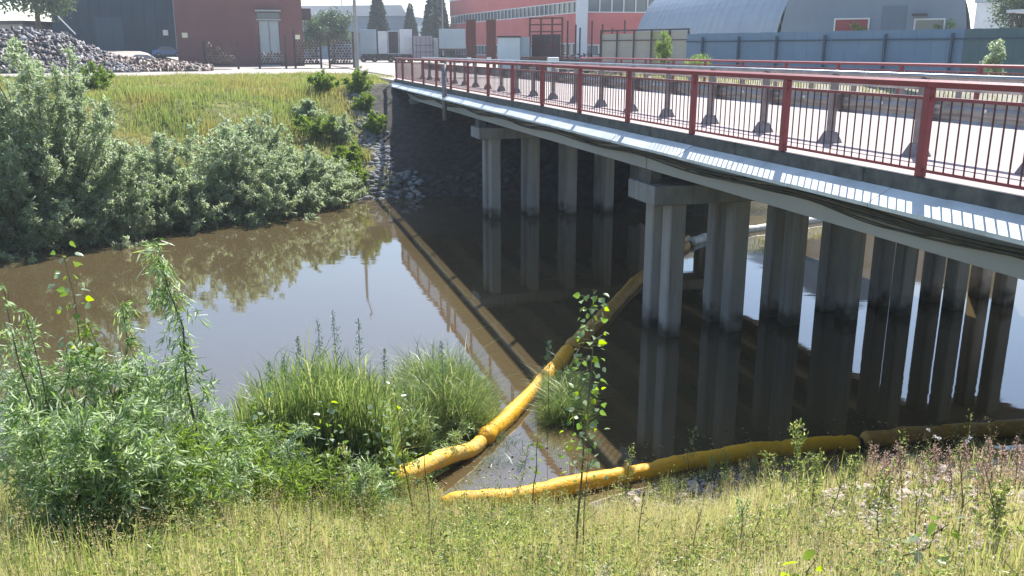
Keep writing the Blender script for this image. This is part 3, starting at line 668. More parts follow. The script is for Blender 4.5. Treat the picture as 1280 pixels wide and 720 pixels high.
loc, rz, wd = face_frame(at(684, 62), at(699, 62)); t = thing("white_tank", "small white plastic tank beside the pallets", "tank", (loc[0], loc[1], YZ), rz)
lb(MB().box(0, wd, 0, .8, .1, 1.15), "tank_body", white_m, t, .08); lb(MB().box(-.02, wd+.02, -.02, .82, 0, .097), "base", dark_steel, t)

# log racks
def rack(px0, px1, dist, ph, fill, label, lean=0):
    loc, rz, wd = face_frame(at(px0, dist), at(px1, dist)); t = thing("log_rack", label, "log rack", (loc[0], loc[1], gz(loc[0], loc[1])), rz, "log racks in the yard")
    for x in (0, wd-.16):
        for y in (0, 2.2): lb(MB().box(x, x+.16, y, y+.16, 0, ph), "upright", dark_steel, t)
    for y in (0.01, 2.21): lb(MB().box(.161, wd-.161, y, y+.14, .35, .5), "cross_beam", dark_steel, t)
    r_ = np.random.default_rng(int(px0)); z = .62; row = 0; hh = fill
    while z < .5+hh:
        x = .3 + (.12 if row % 2 else 0)
        while x < wd-.3:
            top = (.5+hh) if not lean else .5 + hh*(1-(x/wd)) + .3
            if z < top + r_.uniform(-.2, .1):
                q = r_.uniform(.10, .135); y0 = -.3+r_.uniform(-.15, .15); y1 = 2.7+r_.uniform(-.2, .2)
                lg = MB().tube([(x, y0, z), (x+r_.uniform(-.04, .04), y1, z)], q, 8).build("log", log_bark, t); MB().tube([(x, y0-.01, z), (x, y0-.003, z)], q*.86, 8).build("cut_end", wood, lg)
            x += .27
        z += .235; row += 1
    return t
rack(254, 298, 84, 2.4, 1.9, "log rack at the left with logs heaped high on one side", lean=1)
rack(322, 358, 86, 3.0, .95, "nearly empty log rack in front of the pale grey gate")
rack(367, 402, 86, 3.4, 2.1, "full log rack right of the pale gate, second from the lamp post")
rack(410, 443, 86, 3.3, 2.2, "full log rack directly beside the concrete lamp post")
# lamp post
x, y, _ = at(445.5, 66); t = thing("lamp_post", "tall concrete lamp post standing at the edge of the grass", "lamp post", (x, y, gz(x, y)))
lb(MB().tube([(0, 0, -.3), (0, 0, 9.0)], [.16, .09], 10), "pole", concrete_pile, t); lb(MB().tube([(0, 0, 8.8), (.3, -.5, 9.5), (.5, -1.3, 9.7)], .04, 6), "arm", galv_post, t); lb(MB().box(.4, .6, -1.9, -1.3, 9.6, 9.75), "lamp_head", galv_post, t, .03)
for px, d, h, lab in ((430, 190, 14, "thin power pole in the distance left of the lamp post"), (554, 150, 11, "thin pale pole in front of the big spruce")):
    x, y, _ = at(px, d); t = thing("power_pole", lab, "pole", (x, y, YZ)); lb(MB().tube([(0, 0, 0), (0, 0, h)], [.15, .09], 8), "pole", galv_post, t); lb(MB().box(-.9, .9, -.06, .06, h-.9, h-.78), "cross_arm", galv_post, t)
# far right low buildings
loc, rz, wd = face_frame(at(1213, 130), at(1300, 128)); b = thing("pale_warehouse", "pale distant warehouse seen right of the hangar", "building", (loc[0], loc[1], YZ), rz)
lb(MB().box(0, wd, 0, 10, 0, 7.4), "wall", white_m, b); lb(MB().box(-.2, wd+.2, -.3, 10.3, 7.403, 7.8), "roof", grey_box, b); lb(MB().box(3.5, 6.0, -.05, -.003, .1, 4.6), "door", grey_box, b)
loc, rz, wd = face_frame(at(1251, 72), at(1330, 70)); b = thing("open_canopy", "flat open canopy on posts at the right edge", "canopy", (loc[0], loc[1], YZ), rz)
lb(MB().box(0, wd, 0, 4, 4.1, 4.3), "roof", white_m, b)
for x in (.3, wd-.3): lb(MB().box(x-.08, x+.08, .3, .46, 0, 4.097), "post", dark_steel, b)

# scrap heap
def heap(name, label, px0, px1, d0, d1, hfun, n, cols, size, cat):
    r_ = np.random.default_rng(int(px1)); V_ = []; F_ = []; rn = []
    U = r_.random((n, 2)); XY = np.array([at(px0+(px1-px0)*u, d0+(d1-d0)*v)[:2] for u, v in U]); GZ_ = ground(XY[:, 0], XY[:, 1])
    k = 0
    while k < n:
        u, v = U[k]; px = px0+(px1-px0)*u; h = hfun(px)
        d = d0+(d1-d0)*v; prof_ = 4*v*(1-v); x, y = XY[k]; z = GZ_[k] + h*prof_*r_.uniform(.55, 1.0)
        s_ = size*r_.uniform(.4, 1.4); q = r_.normal(size=(3, 3)); q, _r = np.linalg.qr(q); dims = np.array([s_, s_*r_.uniform(.15, .6), s_*r_.uniform(.1, .5)])
        c = np.array([[a, b_, e] for a in (-1, 1) for b_ in (-1, 1) for e in (-1, 1)])*dims/2; c = c @ q + (x, y, z)
        o_i = len(V_)*8; V_.append(c); F_.append(np.array([[0, 1, 3, 2], [4, 6, 7, 5], [0, 4, 5, 1], [2, 3, 7, 6], [0, 2, 6, 4], [1, 5, 7, 3]])+o_i); rn += [r_.random()]*6; k += 1
    m_ = bpy.data.materials.new(name); m_.use_nodes = True; nn = m_.node_tree.nodes; LL = m_.node_tree.links; a_ = nn.new("ShaderNodeAttribute"); a_.attribute_name = "rnd"; cr = nn.new("ShaderNodeValToRGB"); cr.color_ramp.interpolation = 'CONSTANT'
    e = cr.color_ramp.elements; e[0].color = (*cols[0], 1); e[1].position = 1/len(cols); e[1].color = (*cols[1], 1)
    for i, c_ in enumerate(cols[2:]): q = e.new((i+2)/len(cols)); q.color = (*c_, 1)
    LL.new(a_.outputs["Fac"], cr.inputs[0]); LL.new(cr.outputs[0], nn["Principled BSDF"].inputs["Base Color"]); nn["Principled BSDF"].inputs["Roughness"].default_value = .6
    return tag(npmesh(name, np.concatenate(V_), np.concatenate(F_), m_, rn), label, cat, None, "stuff")
grays = [(.03, .03, .035), (.02, .02, .022), (.05, .045, .05), (.09, .085, .095), (.15, .13, .14), (.04, .035, .04), (.10, .065, .06), (.07, .068, .078), (.13, .12, .14), (.035, .03, .035), (.34, .33, .34), (.08, .05, .045)]
heap("scrap_heap", "large heap of grey and dark scrap metal left of the dark building", -60, 168, 74, 94, lambda p: float(np.interp(p, [-60, 0, 40, 80, 110, 140, 168], [3.0, 3.1, 3.3, 2.9, 2.0, 1.1, .45])), 9000, grays, .5, "scrap heap")
heap("wood_debris", "low strewn brown wood debris on the ground beside the scrap heap", 120, 262, 76, 84, lambda p: float(np.interp(p, [120, 170, 220, 262], [1.1, 1.0, .6, .3])), 1500, [(.20, .12, .09), (.10, .06, .05), (.34, .28, .23), (.05, .04, .035), (.24, .16, .12), (.06, .045, .04)], .45, "debris")
t = thing("grabber_arm", "thin pale boom pole leaning over the scrap heap", "pole", at(92, 84, YZ)); a0 = np.array(at(78, 84, YZ+4.3)); a1 = np.array(at(97, 84, YZ+2.9)); MB().tube([tuple(a0), tuple(a1)], .05, 6).build("pole", white_m, t, tuple(t.location))

# ================================================================== VEGETATION
M_willow = leafmat("willow_leaf", [(.15, .22, .09), (.22, .30, .13), (.29, .37, .19), (.38, .44, .29)], .55, .5, under=(.34, .38, .29))
M_willow_n = leafmat("near_willow_leaf", [(.08, .15, .045), (.14, .23, .07), (.21, .30, .10), (.31, .38, .19)], .55, .33, under=(.33, .40, .26))
M_willow_y = leafmat("yellow_green_leaf", [(.10, .17, .03), (.16, .24, .05), (.24, .32, .09)], .5, .4)
M_grass_far = leafmat("far_bank_grass", [(.14, .20, .06), (.20, .27, .08), (.27, .30, .11), (.17, .24, .065)], .45, .6, patch=((.32, .26, .10), .35, .6))
M_meadow = leafmat("meadow_grass", [(.17, .20, .06), (.29, .31, .12), (.41, .41, .19), (.54, .52, .29)], .45, .5, patch=((.46, .40, .24), .7, .65))
M_dry = leafmat("dry_seed_head", [(.30, .25, .12), (.40, .34, .18), (.50, .44, .26)], .35, .7)
M_herb = leafmat("herb_leaf", [(.10, .15, .045), (.18, .24, .08), (.28, .32, .11), (.40, .41, .18)], .5, .35)
M_reed = leafmat("reed_blade", [(.09, .15, .045), (.14, .21, .065), (.20, .27, .09), (.34, .36, .17)], .5, .36)
M_reed_b = leafmat("blue_green_reed", [(.05, .10, .065), (.085, .15, .10), (.14, .20, .13)], .4, .35)
M_pop = leafmat("poplar_leaf", [(.12, .20, .05), (.12, .20, .05)], .5, .3); M_pop_p = leafmat("pale_poplar_leaf", [(.22, .29, .17), (.22, .29, .17)], .35, .22)
M_pop_y = leafmat("bright_poplar_leaf", [(.24, .36, .02), (.24, .36, .02)], .6, .3)
M_dock = leafmat("dry_dock_seed", [(.30, .20, .16), (.44, .32, .26), (.56, .46, .38)], .35, .7)
M_spruce = leafmat("spruce_needle", [(.015, .035, .025), (.03, .055, .035)], .15, .6)
M_tree = leafmat("distant_tree_leaf", [(.05, .09, .04), (.08, .13, .06), (.11, .16, .08)], .3, .5)

def shrub(name, label, cat, base, H, Rad, nst, ntw, nlv, LL_, LW, m, group=None, lean=(0, 0), droop=.25, tl=.2, tmin=.25, srad=.012, top=.35, parts=None, lum=(0, 1), smat=bark, wild=.5, upw=.5, dome=False, rnd_dir=.6):
    base = np.array(base, float); root = thing(name, label, cat, tuple(base), 0, group)
    paths = []; mb = MB()
    for i in range(nst):
        a_ = 2*pi*(i+rng.random())/nst; q = Rad*math.sqrt(rng.random()) if nst > 1 else 0
        hq = math.sqrt(max(.06, 1-(q/max(Rad, .01))**2*.96)) if dome else 1-top*(q/max(Rad, .01))**2
        e = np.array([cos(a_)*q+lean[0]*H, sin(a_)*q+lean[1]*H, H*hq*rng.uniform(.8, 1.0)])
        if nst == 1: e[2] = H
        c = e*np.array([.3, .3, .55]) + rng.normal(size=3)*np.array([.04, .04, 0])*H
        s0_ = np.array([cos(a_), sin(a_), 0])*min(.12, Rad*.2)*(nst > 1)
        ts = np.linspace(0, 1, 7)[:, None]; P = s0_*(1-ts)**2 + 2*c*ts*(1-ts) + e*ts**2; P[0, 2] = -.15
        P[1:-1] += rng.normal(size=(5, 3))*.012*H; paths.append(P)
        mb.tube([tuple(p) for p in P], list(np.linspace(srad*H, srad*H*.22, 7)), 5, False)
    paths = np.array(paths); si = rng.integers(0, nst, ntw); t = tmin + (1-tmin)*rng.random(ntw)**.8; f = t*6; k = np.minimum(f.astype(int), 5); fr = (f-k)[:, None]
    P0 = paths[si, k]*(1-fr) + paths[si, k+1]*fr
    tang = unit(paths[si, k+1]-paths[si, k])
    D = unit(np.concatenate([P0[:, :2]*.35/max(Rad, .1), np.zeros((ntw, 1))], 1) + tang*upw + rng.normal(size=(ntw, 3))*wild)
    Lt = tl*rng.uniform(.5, 1.2, ntw)*(1.15-.6*t)
    # thin twigs as slender kites
    Vt, Ft = leaves(P0, D, Lt*1.0, .012*max(.4, H*.2), 0)
    npmesh("twigs", Vt, Ft, smat, None, root, "stuff")
    mb.build("stems", smat, root)
    idx = np.repeat(np.arange(ntw), nlv); u = rng.random(len(idx))
    P = P0[idx] + D[idx]*(Lt[idx]*u)[:, None]; P[:, 2] -= droop*Lt[idx]*u*u; P += rng.normal(size=P.shape)*.012*H**.5
    LD = D[idx]*.6 + rng.normal(size=P.shape)*rnd_dir; LD[:, 2] -= droop*1.2
    n = len(idx); V_, F_ = leaves(P, LD, LL_*rng.uniform(.6, 1.25, n), LW*rng.uniform(.7, 1.2, n))
    cl = rng.uniform(lum[0], lum[1], ntw)[idx]*.6 + rng.uniform(lum[0], lum[1], n)*.4
    o = npmesh("foliage", V_, F_, m, np.repeat(cl, 2), root)
    return root

# --- willow thicket on the far bank
def fb(px, s_off, dist): x, y, _ = at(px, dist); return (x, y, gz(x, y))
FW = "willow bushes along the far bank"
for px, d, H, Rd, nt_, lab in [
    (-55, 29.5, 5.8, 3.0, 900, "silvery willow bush at the very left edge of the far bank"),
    (42, 29.3, 7.2, 2.5, 1250, "tallest silvery willow bush on the far bank, in front of the scrap heap"),
    (0, 28.6, 4.8, 2.1, 700, "low willow bush at the waterline left of the tallest willow"),
    (108, 29.8, 4.9, 2.3, 850, "willow bush of middle height right of the tallest far willow"),
    (110, 28.9, 3.2, 1.8, 560, "low rounded willow overhanging the water in front of the middle-height one"),
    (170, 30.4, 3.8, 2.1, 620, "willow bush left of the blue-grey willow mound on the far bank"),
    (215, 30.2, 2.9, 1.7, 520, "low willow hanging over the dark water edge at the centre of the thicket"),
    (264, 31.4, 3.9, 2.3, 700, "blue-grey rounded willow mound near the middle of the far bank"),
    (318, 31.2, 3.2, 2.0, 560, "willow bush right of the blue-grey mound on the far bank"),
    (305, 33.6, 3.0, 1.8, 420, "willow bush set back on the far slope behind the others"),
    (362, 32.3, 2.7, 1.8, 520, "second willow from the right end of the far thicket"),
    (400, 33.2, 2.0, 1.3, 400, "last small willow at the right end of the far thicket")]:
    x, y, z = fb(px, 0, d)
    shrub("willow_bush", lab, "bush", (x, y, z-.1), H, Rd, 46, int(nt_*2.1), 27, .12, .045, M_willow, FW, droop=.1, tl=.5, tmin=.12, srad=.006, wild=.75, upw=.5, dome=True, rnd_dir=.9, lum=(rng.uniform(0, .25), rng.uniform(.8, 1)))
for px, py, H, Rd, lab in [(424, 178, 1.25, .75, "small dark green bush on the far slope left of the stone strip"), (436, 205, .9, .6, "low bush on the far slope just above the waterside stones"), (385, 150, .8, .7, "small dull green bush halfway up the far grass slope"), (455, 140, .9, .6, "small bush growing against the grey stones below the bridge end"), (405, 118, 1.1, .8, "small bright bush on the far slope under the lamp post"), (440, 232, .9, .7, "yellow-green bush at the far waterline left of the stones"), (395, 172, 1.3, 1.0, "broad green bush behind the right end of the far thicket"), (448, 118, 1.3, .8, "green bush left of the railing end at the slope top"), (470, 165, .9, .5, "slim bush between the stones and the bridge shade"), (418, 222, .9, .8, "yellow-green bush at the foot of the far slope"), (120, 112, 1.3, .9, "bright yellow-green bush beside the tallest far willow")]:
    b0 = ghit(px, py); shrub("slope_bush", lab, "bush", b0, H, Rd, 16, 260, 26, .10, .045, M_willow_y if H in (.9, 1.3, 1.1) else M_willow, "small bushes on the far slope", tl=.35, tmin=.05, wild=.7, dome=True, rnd_dir=.9)

# --- far bank grass (stuff)
def scatter(n, az0, az1, d0, d1, pw=1.0):
    a_ = np.radians(rng.uniform(az0, az1, n)); d = d0 + (d1-d0)*rng.random(n)**pw
    return np.sin(a_)*d, np.cos(a_)*d
x, y = scatter(125000, -34, 1, 27.5, 70, 1.35); s_ = x*BX+y*BY; l_ = x*NX+y*NY; z = ground(x, y); yd = smooth(60, 65, np.hypot(x, y) + (vnoise(x*.2, y*.2, 9)-.5)*8)
keep = (z > .12) & ~((l_ > 4.7+rng.normal(size=len(x))*.35) & (s_ < 46)) & (l_ < 7.6) & (rng.random(len(x)) > yd) & ~((l_ > 3.6) & (vnoise(x*1.5, y*1.5, 21) > .45) & (s_ < 45) & (l_ > 4.2)); x, y, z = x[keep], y[keep], z[keep]
ln = rng.normal(size=(len(x), 2))*.12; hh = (.16+.35*vnoise(x*.5, y*.5, 31)**2)*rng.uniform(.5, 1.3, len(x))*np.where(z < 3.7, 1.25, .8)
V_, F_ = blades(np.stack([x, y, z-.03], 1), ln, hh, .035*rng.uniform(.5, 1.3, len(x)))
tag(npmesh("bank_grass", V_, F_, M_grass_far, np.repeat(rng.random(len(x)), 3)), "yellow-green grass covering the far river bank", "grass", None, "stuff")
# grass strip between road and the blue fence
x, y = scatter(7000, 5, 32, 24, 62); s_ = x*BX+y*BY; l_ = x*NX+y*NY; z = ground(x, y); keep = (z > .3) & (l_ > 17.3); x, y, z = x[keep], y[keep], z[keep]
V_, F_ = blades(np.stack([x, y, z-.03], 1), rng.normal(size=(len(x), 2))*.15, rng.uniform(.1, .4, len(x)), .04)
tag(npmesh("verge_grass", V_, F_, M_grass_far, np.repeat(rng.random(len(x)), 3)), "tall grass on the bank beyond the far side of the bridge", "grass", None, "stuff")

# --- riprap: grey rubble beside the far abutment and under the bridge (stuff), countable stones near the camera (parts)
def rock_mesh(seed):
    r_ = np.random.default_rng(seed); m_ = bpy.data.meshes.new("stone"); import bmesh
    bm = bmesh.new(); bmesh.ops.create_icosphere(bm, subdivisions=1, radius=.5)
    sc_ = np.array([1, r_.uniform(.6, .9), r_.uniform(.35, .6)])
    for v in bm.verts: v.co = [c*k*r_.uniform(.8, 1.15) for c, k in zip(v.co, sc_)]
    bm.to_mesh(m_); bm.free(); return m_
RM = [rock_mesh(k) for k in range(7)]
RV = [(np.array([v.co[:] for v in m_.vertices]), np.array([p.vertices[:] for p in m_.polygons])) for m_ in RM]
def rock_stuff(x, y, z, size, name, label, m):
    parts = []
    for i in range(len(x)):
        v, f = RV[i % 7]; a_ = rng.uniform(0, 2*pi); c, s_ = cos(a_), sin(a_); M_ = np.array([[c, -s_, 0], [s_, c, 0], [0, 0, 1]]); parts.append((v @ M_.T*size[i] + (x[i], y[i], z[i]), f))
    V_, F_ = merge(parts); return tag(npmesh(name, V_, F_, m), label, "rubble", None, "stuff")
n = 2600; l_ = rng.uniform(2.6, 6.2, n); s_ = rng.uniform(33.2, 44.5, n); x = BX*s_+NX*l_; y = BY*s_+NY*l_; z = ground(x, y)
keep = (rng.random(n) < np.clip(np.exp(-((l_-4.75)/.42)**2)*1.0*(l_ < 5.6) + (s_ < 35.2)*.7, 0, 1)) & (z > -.2); x, y, z = x[keep], y[keep], z[keep]
rock_stuff(x, y, z, rng.uniform(.12, .42, len(x)), "stone_rubble", "grey broken stones running down the far slope beside the bridge end", stone_g)
n = 190; l_ = rng.uniform(4.8, 13, n); s_ = rng.uniform(32.8, 35.2, n); x = BX*s_+NX*l_; y = BY*s_+NY*l_; z = ground(x, y); keep = (z > -.25) & (z < 1.1)  # these stones get a darker copy of the stone colour, painting the bridge shade
rock_stuff(x[keep], y[keep], z[keep], rng.uniform(.15, .5, keep.sum()), "stone_rubble", "stones coloured dark as shade at the foot of the slope under the bridge", mat("shade_stone", (.04, .045, .05), .9, (.10, .105, .11), 1.5))
for m_ in RM: m_.materials.append(stone_m)
def stones(n, px0, px1, py0, py1, s0, s1):
    k = 0
    while k < n:
        px, py = rng.uniform(px0, px1), rng.uniform(py0, py1); x, y, z = ghit(px, py, 14)
        if z < -.02 or math.hypot(x, y) > 13: k += .2; continue
        o = bpy.data.objects.new("stone", RM[rng.integers(0, 7)]); COL.objects.link(o); o.parent = ground_o; q = rng.uniform(s0, s1)
        o.location = (x, y, z+q*.08); o.rotation_euler = (rng.uniform(-.4, .4), rng.uniform(-.4, .4), rng.uniform(0, 6.28)); o.scale = (q, q*rng.uniform(.7, 1), q*rng.uniform(.6, 1)); k += 1
stones(150, 1035, 1290, 578, 650, .05, .2); stones(60, 1000, 1290, 645, 700, .04, .13); stones(55, 780, 1010, 592, 640, .07, .2); stones(50, 560, 800, 622, 660, .05, .13); stones(30, 1100, 1280, 570, 600, .1, .26)
x, y = scatter(7000, 5, 34, 4.5, 11); z = ground(x, y); keep = z > -.1; rock_stuff(x[keep], y[keep], z[keep]+.005, rng.uniform(.02, .07, keep.sum()), "gravel", "small pale gravel and pebbles scattered on the near bank", stone_m)

# --- reeds and sedge at the near waterline
def reed_bed(label, px0, px1, dist0, dist1, n, H0, H1, m, W=.014, hprof=None, lean=.2, name="reed_bed"):
    px = rng.uniform(px0, px1, n); d = rng.uniform(dist0, dist1, n); a_ = np.arctan((px-640)/(FPX/cos(PITCH))); x = np.sin(a_)*d; y = np.cos(a_)*d; z = np.maximum(ground(x, y), -.25)
    h = rng.uniform(H0, H1, n)*(hprof(px) if hprof else 1)*np.sqrt(rng.uniform(.35, 1, n))
    P = np.stack([x, y, z], 1); V1 = []; stems = blades(P, rng.normal(size=(n, 2))*lean*.5, h, W*.8, .2)
    k = 4; Pi = np.repeat(P, k, 0); hi = np.repeat(h, k); t = rng.uniform(.15, .75, n*k); Pi[:, 2] += hi*t
    lv = blades(Pi, rng.normal(size=(n*k, 2))*lean*2.2, hi*rng.uniform(.22, .42, n*k), W, .9)
    V_, F_ = merge([stems, lv]); c = np.concatenate([np.repeat(rng.random(n), 3), np.repeat(rng.random(n*k), 3)])
    return tag(npmesh(name, V_, F_, m, c), label, "reeds" if name == "reed_bed" else "sedge", None, "stuff")
reed_bed("dense dark green reeds at the water's edge left of the yellow boom", 255, 475, 9.8, 11.4, 2900, 1.5, 2.2, M_reed, .016, lambda p: np.interp(p, [255, 300, 380, 420, 475], [.62, .85, 1.0, .95, .75]), .16)
reed_bed("bushy fine sedge mound between the tall reeds and the yellow boom", 475, 622, 11.9, 13.6, 3800, .9, 1.5, M_reed, .010, lambda p: np.interp(p, [470, 540, 580, 622], [.8, 1.05, .85, .35]), .45, "sedge_mound")
reed_bed("clump of green sedge between the boom and the leafy poplar sapling", 682, 745, 12.4, 13.8, 1400, .6, 1.1, M_reed, .010, lambda p: np.interp(p, [680, 712, 745], [.7, 1, .7]), .5, "sedge_mound")
reed_bed("low sedge filling the gap between the tall reeds and the sedge mound", 440, 520, 11.2, 12.2, 900, .8, 1.3, M_reed, .010, None, .4, "sedge_mound")
reed_bed("blue-green grass leaves hanging over the water inlet beside the boom", 600, 660, 10.9, 12.0, 260, .25, .45, M_reed_b, .010, None, .7, "sedge_mound")
reed_bed("broad blue-green reed leaves at the foot of the left thicket", 225, 330, 8.2, 9.6, 420, .55, 1.0, M_reed_b, .026, None, .4)
def panicle(px, py_top, dist, label, m=M_reed, H=None):
    a_ = math.atan((px-640)/(FPX/cos(PITCH))); x, y = sin(a_)*dist, cos(a_)*dist; z = max(gz(x, y), -.1); top = onray(px, py_top, dist)[2]; h = top-z
    t = thing("reed_stalk", label, "reed", (x, y, z), 0, "tall flowering stalks above the reeds"); e = (rng.uniform(-.05, .05), 0, h)
    MB().tube([(0, 0, 0), (e[0]*.3, 0, h*.6), e], [.006, .005, .002], 5, False).build("stalk", stem_m, t)
    n = 130; u = rng.random(n); P = np.stack([e[0]*u + rng.normal(size=n)*.035*(1.2-u), rng.normal(size=n)*.035*(1.2-u), h*(.74+.27*u)], 1)
    V_, F_ = leaves(P, rng.normal(size=(n, 3))*.5+(0, 0, .8), .035, .012); npmesh("seed_head", V_, F_, M_reed_b, np.repeat(rng.random(n), 2), t, "stuff")
for px, py, d, lab in [(378, 402, 10.8, "leftmost of the pair of tall panicle stalks above the reeds"), (402, 392, 10.9, "tallest feathery stalk above the centre of the reeds"), (430, 402, 11, "feathery stalk just right of the tallest reed stalk"), (350, 425, 10.7, "thin stalk with open seed head left of the tall pair"), (303, 458, 10.3, "lone nodding seed stalk at the left end of the reeds"), (330, 452, 10.4, "short feathery stalk between the lone stalk and the tall reeds"), (462, 440, 11.1, "stalk at the right end of the tall reeds"), (545, 430, 11.4, "thin seed stalk rising from the sedge mound"), (690, 428, 12, "seed stalk where the sedge meets the boom")]:
    panicle(px, py, d, lab)

# --- near left thicket of willows
NW = "willow shrubs in the near left thicket"
for px, d, H, Rd, ns, nt_, nl, lab, mm in [
    (-10, 7.0, 1.6, .65, 9, 210, 26, "near willow shrub cut by the left edge", M_willow_n),
    (58, 6.8, 1.5, .6, 9, 230, 26, "near willow shrub below the pale poplar sapling", M_willow_n),
    (118, 7.2, 1.6, .55, 8, 200, 24, "open near willow shrub whose dark stem leans right", M_willow_n),
    (165, 7.4, 1.35, .5, 8, 190, 24, "low near willow at the foot of the tall drooping shoot", M_willow_n),
    (228, 7.9, 1.05, .42, 8, 170, 22, "small near willow at the right end of the thicket beside the reeds", M_willow_n),
    (20, 5.8, 1.2, .5, 8, 200, 26, "dense dark low willow in the lower left corner", M_willow_n),
    (85, 5.9, .95, .45, 8, 190, 24, "low dense shrub right of the corner willow", M_willow_n),
    (140, 6.1, .85, .42, 8, 170, 24, "low yellow-green shrub in front of the thicket", M_willow_y),
    (200, 6.6, .62, .38, 7, 140, 22, "small silvery shrub at the front right of the thicket", M_willow_n),
    (275, 8.0, .9, .4, 7, 130, 18, "leafy shrub where the thicket meets the reeds", M_willow_y),
    (352, 8.1, .7, .4, 7, 140, 18, "low leafy shrub in front of the tall reeds", M_willow_y),
    (425, 8.3, .62, .4, 7, 130, 18, "low leafy shrub under the poplar with two bright leaves", M_willow_n),
    (405, 10.0, .75, .45, 7, 140, 18, "leafy shrub in the reeds left of the dusty start of the long boom", M_willow_n),
    (535, 11.6, 1.2, .6, 8, 200, 20, "dense shrub growing out of the sedge mound", M_willow_n),
    (310, 8.9, 1.0, .45, 8, 150, 18, "leafy willow shrub standing in the left end of the reeds", M_willow_n),
    (445, 9.9, 1.0, .45, 8, 150, 18, "leafy willow shrub between the tall reeds and the boom", M_willow_y),
    (600, 12.3, .8, .5, 8, 160, 18, "loose leafy shrub at the right end of the sedge mound", M_willow_n),
    (290, 7.3, .5, .35, 7, 120, 20, "small bright fern-like shrub below the reeds", M_willow_y)]:
    x, y, _ = at(px, d); shrub("willow_shrub", lab, "shrub", (x, y, gz(x, y)), H, Rd, ns, nt_, nl, .082, .0155, mm, NW, droop=.3, tl=.42, tmin=.12, srad=.007, top=.3, wild=.6, rnd_dir=.75)
def sapling(px_b, py_b, px_t, py_t, d, label, nt_, nl, LL_, LW, m, droop=.9, tl=.2, tmin=.22, up=.2):
    x, y, _ = at(px_b, d); b0 = np.array((x, y, gz(x, y))); tp = np.array(onray(px_t, py_t, d+.15)); dlt = tp-b0; H = dlt[2]
    return shrub("willow_sapling", label, "sapling", tuple(b0), H, .2, 1, nt_, nl, LL_, LW, m, "slender shoots rising above the left thicket", lean=(dlt[0]/H, dlt[1]/H), droop=droop, tl=tl, tmin=tmin, srad=.006, wild=.5, upw=up)
sapling(205, 660, 196, 300, 6.6, "tall slender willow shoot with drooping narrow leaves over the brown water", 95, 11, .10, .015, M_willow_n, tl=.26)
sapling(75, 620, 152, 380, 6.9, "dark leaning willow stem left of the tall drooping shoot", 55, 11, .095, .015, M_willow_n)
sapling(222, 640, 215, 470, 7.4, "short willow shoot right of the tall drooping one", 40, 11, .09, .015, M_willow_n)
sapling(10, 640, 28, 385, 6.6, "sparse thin shoot with dark hanging leaves at the left edge", 34, 8, .07, .015, M_willow_n)
sapling(-20, 640, 4, 355, 6.4, "second sparse shoot, leaning in from the left edge", 26, 8, .07, .015, M_willow_n)
sapling(120, 620, 108, 400, 7.1, "short willow shoot between the poplar and the leaning stem", 44, 10, .08, .016, M_willow_y)

# --- poplar saplings with separate leaves
def pleaf(m, nm):
    me = bpy.data.meshes.new("leaf"); v = [(0, 0, 0), (.30, .28, .05), (.46, .12, .10), (.28, .62, .06), (0, 1.0, -.10), (-.28, .62, .06), (-.46, .12, .10), (-.30, .28, .05), (0, .35, -.02)]
    v = [(0, 0, 0), (.34, .10, .06), (.44, .34, .09), (.22, .70, .04), (0, 1.0, -.08), (-.22, .70, .04), (-.44, .34, .09), (-.34, .10, .06), (0, .42, -.01)]
    me.from_pydata(v, [], [(8, i, i+1) for i in range(0, 7)] + [(8, 7, 0)]); me.materials.append(m); me.polygons.foreach_set('use_smooth', [True]*len(me.polygons)); return me
PL = [pleaf(M_pop, 'a'), pleaf(M_pop_p, 'b'), pleaf(M_pop_y, 'c')]
from mathutils import Vector, Matrix
def poplar(px_b, px_t, py_t, d, label, nlf, size, spread, mixp=(.35, .45, .2), t0=.3, group="poplar saplings"):
    x, y, _ = at(px_b, d); z = gz(x, y); tp = onray(px_t, py_t, d); e = np.array(tp)-np.array((x, y, z)); t = thing("poplar_sapling", label, "sapling", (x, y, z), 0, group)
    pts = [tuple(e*u + np.array([rng.normal()*.012, rng.normal()*.012, 0])*(0 < u < 1)) for u in np.linspace(0, 1, 7)]; pts[0] = (0, 0, -.1)
    MB().tube(pts, list(np.linspace(.009, .003, 7)), 6).build("stem", stem_m, t)
    for i in range(nlf):
        u = t0 + (1-t0)*(i+rng.random())/nlf; a_ = i*2.4+rng.normal()*.5; r_ = spread*rng.uniform(.35, 1)*(1.15-.75*max(0, u-.3)); p = e*u
        q = Vector((p[0]+cos(a_)*r_, p[1]+sin(a_)*r_, p[2]+rng.uniform(-.02, .05)))
        o = bpy.data.objects.new("leaf", PL[rng.choice(3, p=mixp)]); COL.objects.link(o); o.parent = t
        dr = Vector((cos(a_)+rng.normal()*.5, sin(a_)+rng.normal()*.5, rng.uniform(-1.1, .5))).normalized(); s_ = size*rng.uniform(.6, 1.15)
        o.rotation_mode = 'QUATERNION'; o.rotation_quaternion = dr.to_track_quat('Y', 'Z') @ Matrix.Rotation(rng.normal()*1.0, 3, 'Y').to_quaternion(); o.location = q; o.scale = (s_,)*3
    mb = MB()
    for i in range(max(4, nlf//5)):
        u = t0+(1-t0)*rng.random(); a_ = rng.uniform(0, 6.28); p = e*u; mb.tube([tuple(p), (p[0]+cos(a_)*spread*.8, p[1]+sin(a_)*spread*.8, p[2]+.03)], .0022, 4, False)
    mb.build("twigs", stem_m, t); return t
poplar(75, 78, 312, 6.9, "pale-leaved poplar sapling standing tallest at the left, over the brown water", 75, .062, .16, (.2, .65, .15), .42)
poplar(733, 742, 362, 5.6, "leafy poplar sapling standing before the dark water under the bridge", 150, .052, .15, (.4, .45, .15), .33)
